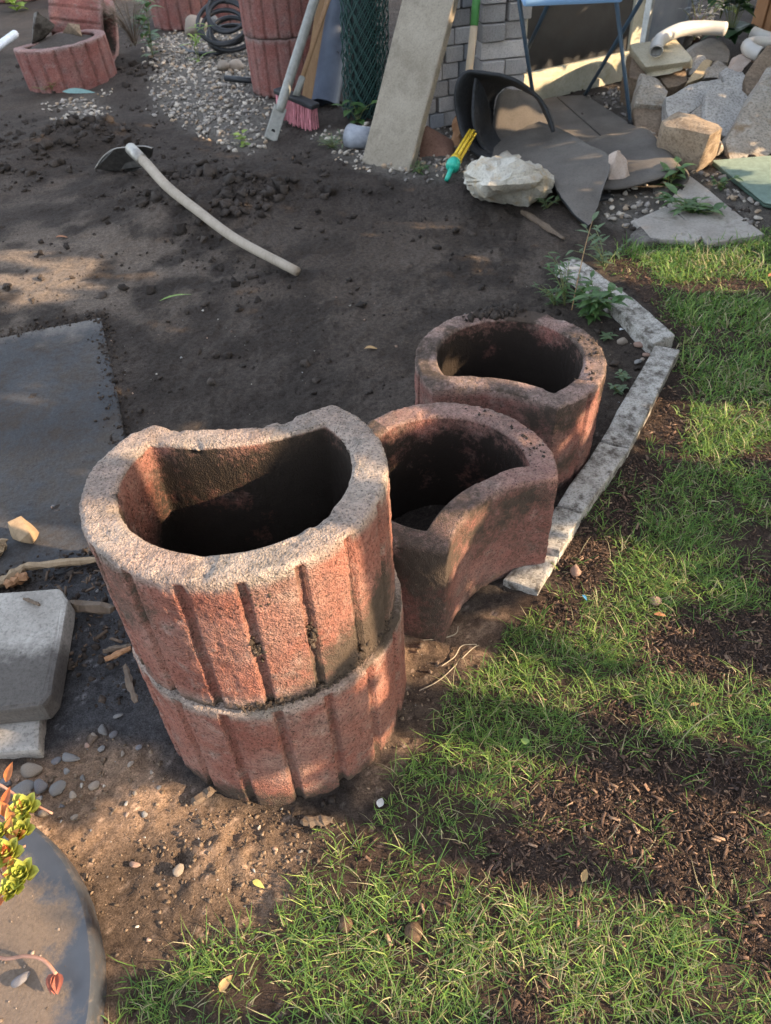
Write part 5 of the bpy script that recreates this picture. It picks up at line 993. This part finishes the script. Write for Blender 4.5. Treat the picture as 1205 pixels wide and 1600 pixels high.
# mulch
x, y = sample(190000, -.1, 1.7, .18, 3.2); l_, s_z, g_, b_z = zones(x, y); k = (rng.random(len(x)) < l_ * (.14 + .9 * b_z) * np.where(y > 1.5, .35, 1.)) & vis(x, y) & outside(x, y); x, y = x[k], y[k]; n_ = len(x)
L_m = .0014 + .0095 * rng.random(n_) ** 4.5; sc_ = np.stack([L_m, np.maximum(.0006, L_m * (.08 + .35 * rng.random(n_) ** 2)), .0004 + .0009 * rng.random(n_)], 1)
cm = np.array([[.095, .062, .046], [.16, .10, .07], [.055, .040, .034], [.26, .175, .12]])[rng.choice(4, n_, p=[.4, .28, .24, .08])] * (.6 + .7 * rng.random((n_, 1)))
print('mulch', n_); scatter('mulch', [(CH_V, CH_F)], np.stack([x, y, ground_z(x, y) + .002 + .004 * rng.random(n_)], 1), sc_, np.stack([rng.normal(size=n_) * .35, rng.normal(size=n_) * .35, rng.random(n_) * 6.28], 1), cm, vcol('bark_chip', 300, .3, .3), 'brown bark mulch chips on the bare lawn patches', 'mulch', smooth=False)
x, y = sample(900, -1.1, -.2, .9, 1.7); k = (polydist(x, y, Gs([(90, 900), (160, 890), (250, 1150), (190, 1200), (110, 1060)])) < .02) & outside(x, y); x, y = x[k], y[k]; n_ = len(x); L_m = .004 + .012 * rng.random(n_) ** 2
scatter('wood_litter', [(CH_V, CH_F)], np.stack([x, y, .024 + .006 * rng.random(n_)], 1), np.stack([L_m, L_m * .25, .001 + .002 * rng.random(n_)], 1), np.stack([rng.normal(size=n_) * .3, rng.normal(size=n_) * .3, rng.random(n_) * 6.28], 1), np.array([.10, .07, .05]) * (.5 + rng.random((n_, 1))), vcol('wood_bit', 300, .3, .3), 'dark wood and bark bits between the blocks and the stacked rings', 'wood litter', smooth=False)
x, y = sample(5000, -1.1, -.2, .8, 1.5); k = (polydist(x, y, Gs([(120, 900), (165, 880), (255, 1120), (330, 1250), (240, 1220), (180, 1100)])) < .02 + .05 * rng.random(len(x))) & outside(x, y) & (rng.random(len(x)) < .6); x, y = x[k], y[k]; n_ = len(x); s = .002 + .010 * rng.random(n_) ** 4
scatter('soil_crumbs', CLOD, np.stack([x, y, np.maximum(ground_z(x, y), .018) + s * .4], 1), s[:, None] * np.array([[1, 1, .8]]), rng.random((n_, 3)) * 6, np.array([.048, .037, .03]) * (.6 + .8 * rng.random((n_, 1))), M_clod, 'dark crumbled soil heaped against the left foot of the stacked rings', 'soil')
x, y = sample(60000, -.1, 1.7, .18, 2.4); l_, s_z, g_, b_z = zones(x, y); k = (rng.random(len(x)) < l_ * (.08 + .8 * b_z)) & vis(x, y) & outside(x, y); x, y = x[k], y[k]
put(0, x, y, .0008 + .0045 * rng.random(len(x)) ** 4, .8, np.array([.062, .044, .034]) * (.5 + .9 * rng.random((len(x), 1))), CLODs, 'soil_crumbs', M_clod, 'fine dark crumbs of earth on the bare lawn patches', 'soil')
# crumbs washed over the edges of the flat slab
for n_e, (ea, eb) in ((700, ((157, 496), (228, 850))), (500, ((-20, 530), (157, 496))), (500, ((-30, 925), (170, 872)))):
    ga, gb = G(*ea), G(*eb); t_ = rng.random(n_e); p_ = ga[None] * (1 - t_[:, None]) + gb[None] * t_[:, None]; x, y = p_[:, 0] + rng.normal(size=n_e) * .025, p_[:, 1] + rng.normal(size=n_e) * .025; k = outside(x, y, .01); x, y = x[k], y[k]; n_ = len(x); s_e = .0015 + .008 * rng.random(n_) ** 4
    on_ = polydist(x, y, Gs([(-420, 600), (0, 527), (157, 496), (172, 560), (228, 850), (170, 872), (40, 912), (-500, 990)], pz)) < 0
    scatter('soil_crumbs', CLOD, np.stack([x, y, np.where(on_, pz, ground_z(x, y)) + s_e * .3], 1), s_e[:, None] * np.array([[1, 1, .7]]), rng.random((n_, 3)) * 6, np.array([.052, .040, .032]) * (.6 + .8 * rng.random((n_, 1))), M_clod, 'soil crumbs fallen over an edge of the flat dark slab', 'soil')
# grass
def grass(xc, yc, nb, hmin, hmax, wmin, wmax, name, label):
    n = len(xc) * nb; i_ = np.repeat(np.arange(len(xc)), nb); R_ = np.random.default_rng(11)
    far = np.clip(yc[i_] / 1.2, .8, 2.2)
    bx = xc[i_] + R_.normal(size=n) * .010 * far; by = yc[i_] + R_.normal(size=n) * .010 * far; bz = ground_z(bx, by) - .003
    az = R_.random(n) * 2 * np.pi; clump = R_.random(len(xc))[i_]; L = (hmin + (hmax - hmin) * R_.random(n) ** 1.6) * (.6 + .7 * clump); W = (wmin + (wmax - wmin) * R_.random(n)) * np.clip(yc[i_] / 1.1, .8, 2.0)
    el = np.radians(15 + 65 * R_.random(n)); bend = .3 + 1.1 * R_.random(n); d = np.stack([np.cos(az), np.sin(az)], 1); s = np.stack([-np.sin(az), np.cos(az), np.zeros(n)], 1); V = np.zeros((n, 7, 3)); wl = (1, .9, .65)
    pos = np.stack([bx, by, bz], 1); e = el.copy(); cur = pos.copy(); tw = R_.normal(size=n) * .5
    for k in range(4):
        if k < 3: V[:, 2 * k] = cur - s * (W * wl[k] * .5)[:, None]; V[:, 2 * k + 1] = cur + s * (W * wl[k] * .5)[:, None]
        else: V[:, 6] = cur
        st_ = L / 3; a2 = az + tw * k * .35; cur = cur + np.stack([np.cos(a2) * np.cos(e) * st_, np.sin(a2) * np.cos(e) * st_, np.sin(e) * st_], 1); e = e - bend * .45
        cur[:, 2] = np.maximum(cur[:, 2], bz + .004)
    b = (np.arange(n) * 7)[:, None]; Q4 = np.concatenate([b + np.array([[0, 1, 3, 2]]), b + np.array([[2, 3, 5, 4]])], 0); T3 = b + np.array([[4, 5, 6]])
    me = bpy.data.meshes.new(name); VV = V.reshape(-1, 3); me.vertices.add(len(VV)); me.vertices.foreach_set('co', VV.ravel()); nq, nt_ = len(Q4), len(T3)
    me.loops.add(nq * 4 + nt_ * 3); me.loops.foreach_set('vertex_index', np.concatenate([Q4.ravel(), T3.ravel()]).astype(np.int32)); me.polygons.add(nq + nt_)
    me.polygons.foreach_set('loop_start', np.concatenate([np.arange(nq) * 4, nq * 4 + np.arange(nt_) * 3]).astype(np.int32)); me.polygons.foreach_set('loop_total', np.concatenate([np.full(nq, 4), np.full(nt_, 3)]).astype(np.int32)); me.update(calc_edges=True)
    pal = np.array([[.13, .245, .050], [.19, .31, .065], [.095, .19, .050], [.26, .34, .09], [.40, .36, .21]]); ch = R_.choice(5, n, p=[.31, .26, .20, .12, .11]); dryz = fbm(bx, by, 51, 3, 6.)
    ch = np.where((R_.random(n) < sstep(.5, .75, dryz) * .22), 4, ch); c = pal[ch] * (.7 + .6 * R_.random((n, 1))); C = np.ones((n, 7, 4)); C[:, :, :3] = c[:, None, :]; C[:, :2, :3] *= np.array([1.15, .95, .9])
    at = me.color_attributes.new('Col', 'FLOAT_COLOR', 'POINT'); at.data.foreach_set('color', C.ravel()); me.materials.append(M_grass); o = bpy.data.objects.new(name, me); COL.objects.link(o); tag(o, label, 'grass', kind='stuff'); print(name, n)
M_grass = vcol('grass_blade', 90, .18, 0, .001, .55, .35, trans=.35)
x, y = sample(62000, -.55, 3.2, .15, 4.2); l_, s_z, g_, b_z = zones(x, y)
dens = l_ * (1 - .97 * b_z) * (.22 + .78 * sstep(.34, .52, fbm(x, y, 61, 4, 8.))) * np.where(y > 1.8, .75, 1.)
edge_ok = outside(x, y, .006)
for q in ([(868, 412), (903, 402), (984, 461), (1056, 524), (1020, 536), (953, 472)], [(1024, 539), (1063, 545), (984, 699), (911, 800), (842, 924), (785, 905), (869, 789), (938, 690)], [(990, 344), (1078, 274), (1196, 366), (1090, 377)]): edge_ok &= polydist(x, y, Gs(q, .02)) > .004
k = (rng.random(len(x)) < dens) & vis(x, y) & edge_ok; grass(x[k], y[k], 10, .012, .066, .0011, .0028, 'grass', 'patchy green lawn grass with bare gaps')

# ------------------------------------------------------------------ unseen leaf screen added beyond the right of the frame, gaps cut to shape the dapples
SV = np.array(SUN); HU = np.cross([0, 0, 1.], SV); HU /= np.linalg.norm(HU); HV = np.cross(SV, HU)
def up_px(px, py, zz): return G(px, py, zz)
LIT = []
def lit(pts, r, z_=0., p=1.0, asp=1.):
    for q in pts: LIT.append((G(q[0], q[1], q[2] if len(q) > 2 else z_), r, p, asp))
lit([(150, 740, .57), (165, 800, .57), (190, 850, .57), (205, 770, .57)], .040); lit([(215, 730, .50), (220, 770, .48), (235, 800, .44)], .045)
lit([(390, 960, .50), (440, 940, .50), (490, 930, .52), (540, 880, .54)], .045); lit([(420, 1010, .43), (470, 1000, .44), (560, 900, .5), (585, 860, .52)], .04); lit([(600, 960, .33), (615, 1010, .25), (590, 950, .36), (470, 1060, .38)], .022)
lit([(330, 895, .57), (420, 885, .57), (500, 850, .57)], .035, p=.8)
lit([(290, 1320), (340, 1340), (390, 1340), (350, 1380), (300, 1370), (420, 1310), (380, 1310)], .038); lit([(240, 1350), (270, 1400)], .03, p=.7)
lit([(660, 1060), (680, 1080), (650, 1110)], .03); lit([(692, 840, .24), (688, 870, .22)], .016); lit([(885, 640, .2), (880, 660, .18), (905, 600, .26)], .024); lit([(660, 600, .25)], .02); lit([(900, 545, .30), (920, 560, .3)], .022); lit([(600, 655, .3)], .018)
lit([(500, 1260), (480, 1350), (520, 1340), (560, 1480), (620, 1520), (450, 1500)], .026, .02, .6); lit([(700, 1120), (760, 1090), (820, 1080), (860, 1110), (830, 1150), (870, 1180), (800, 1140), (740, 1130)], .034, .02, .82)
lit([(900, 870), (930, 900), (960, 920), (980, 890), (920, 960), (940, 985)], .03, .02, .8); lit([(960, 1240), (1010, 1240), (1060, 1230), (1110, 1250), (1000, 1280), (1050, 1290), (1120, 1220), (1080, 1200), (920, 1270)], .034, 0, .9)
lit([(1010, 420), (1050, 430), (1100, 425), (1150, 420), (1200, 430), (1080, 410)], .06, .02, .85); lit([(1150, 660), (1190, 660), (1170, 680)], .05, .02); lit([(1090, 1480), (1130, 1470), (1150, 1500), (1180, 1530), (1170, 1350), (1190, 1230), (1180, 1400)], .026, .02, .9)
lit([(730, 1470), (790, 1440), (830, 1480), (880, 1460), (760, 1500), (950, 1500)], .03, .02, .75); lit([(1000, 880), (1120, 1060), (1170, 1080)], .025, .02, .6)
lit([(110, 1550, .05), (100, 1590, .05), (125, 1580, .05)], .03); lit([(40, 1264, .13), (20, 1336, .13), (36, 1372, .13), (10, 1300, .13), (60, 1262, .13), (15, 1240, .13)], .035); lit([(20, 940, .085), (60, 935, .085), (85, 950, .085)], .022); lit([(36, 840, .05), (100, 882, .03)], .02)
lit([(1120, 225, .12), (1122, 240, .06), (1118, 205, .2), (1105, 195, .2)], .03); lit([(1150, 262), (1180, 256), (1190, 290), (1160, 268)], .035); lit([(1060, 262, .08)], .03); lit([(1010, 60, .2), (1030, 45, .2), (1050, 30, .25), (1020, 20, .3)], .05, p=.9); lit([(1150, 20, .4), (1145, 5, .4)], .08)
lit([(855, 120, .12), (880, 105, .2), (905, 90, .27), (930, 72, .33), (945, 62, .37)], .016); lit([(815, 185, .10), (795, 200, .06), (805, 192, .08)], .015); lit([(838, 130, .05)], .02); lit([(690, 30, .6), (680, 60, .5)], .03, p=.6); lit([(1135, 205, .12)], .03); lit([(1060, 120, .3)], .03); lit([(1082, 55, .5)], .03)
lit([(60, 420), (20, 450)], .10, 0, .35)
NL = 75000; hy = rng.uniform(-2.6, 7.6, NL); hz = rng.uniform(0.0, 5.2, NL) ; hx = 2.35 + .32 * np.maximum(hy, -.5) + rng.normal(size=NL) * .22
cen = np.stack([hx, hy, hz], 1); cu, cv = cen @ HU, cen @ HV; keep = np.ones(NL, bool); size = .085 + .05 * rng.random(NL)
for P_, r_, pp_, asp in LIT:
    d_ = np.hypot(cu - P_ @ HU, cv - P_ @ HV); keep &= ~((d_ < r_ + .064) & (rng.random(NL) < (1.0 if pp_ > .86 else .80 + .16 * pp_)))
hole = fbm(cu * 1., cv * 1., 71, 3, 5.); keep &= hole < .80
cen, size = cen[keep], size[keep]; n_ = len(cen); R_ = eul(rng.random((n_, 3)) * 6.28)
lt = np.array([[-.35, 0, 0], [-.2, .35, .05], [.3, .3, 0], [.65, 0, -.06], [.3, -.3, 0], [-.2, -.35, .05]]); W_ = np.einsum('nij,nkj->nki', R_, lt[None] * size[:, None, None]) + cen[:, None, :]
hd = thing('shade_screen', (2.7, 1.0, 0), 'tall unseen leafy screen added at the right, gaps cut for sun patches', 'shade_screen')
mk('foliage', W_.reshape(-1, 3), (np.array([[0, 1, 2, 3, 4, 5]]) + (np.arange(n_) * 6)[:, None]), leafmat('shade_screen_leaf', (.035, .075, .02), (.07, .12, .035), .25), hd, smooth=False)['kind'] = 'stuff'
for yy in np.linspace(-2.4, 7.4, 9): V, F = tube(smooth_path([[2.35 + .32 * max(yy, -.5), yy, -.05], [2.4 + .32 * max(yy, -.5), yy + .05, 1.5], [2.3 + .32 * max(yy, -.5), yy - .05, 3.2]]), [.06] * 16 + [.03], 8); mk('screen_trunk', V, F, M_wood2, hd)
print('shade_screen', n_, 'objects', len(bpy.data.objects))
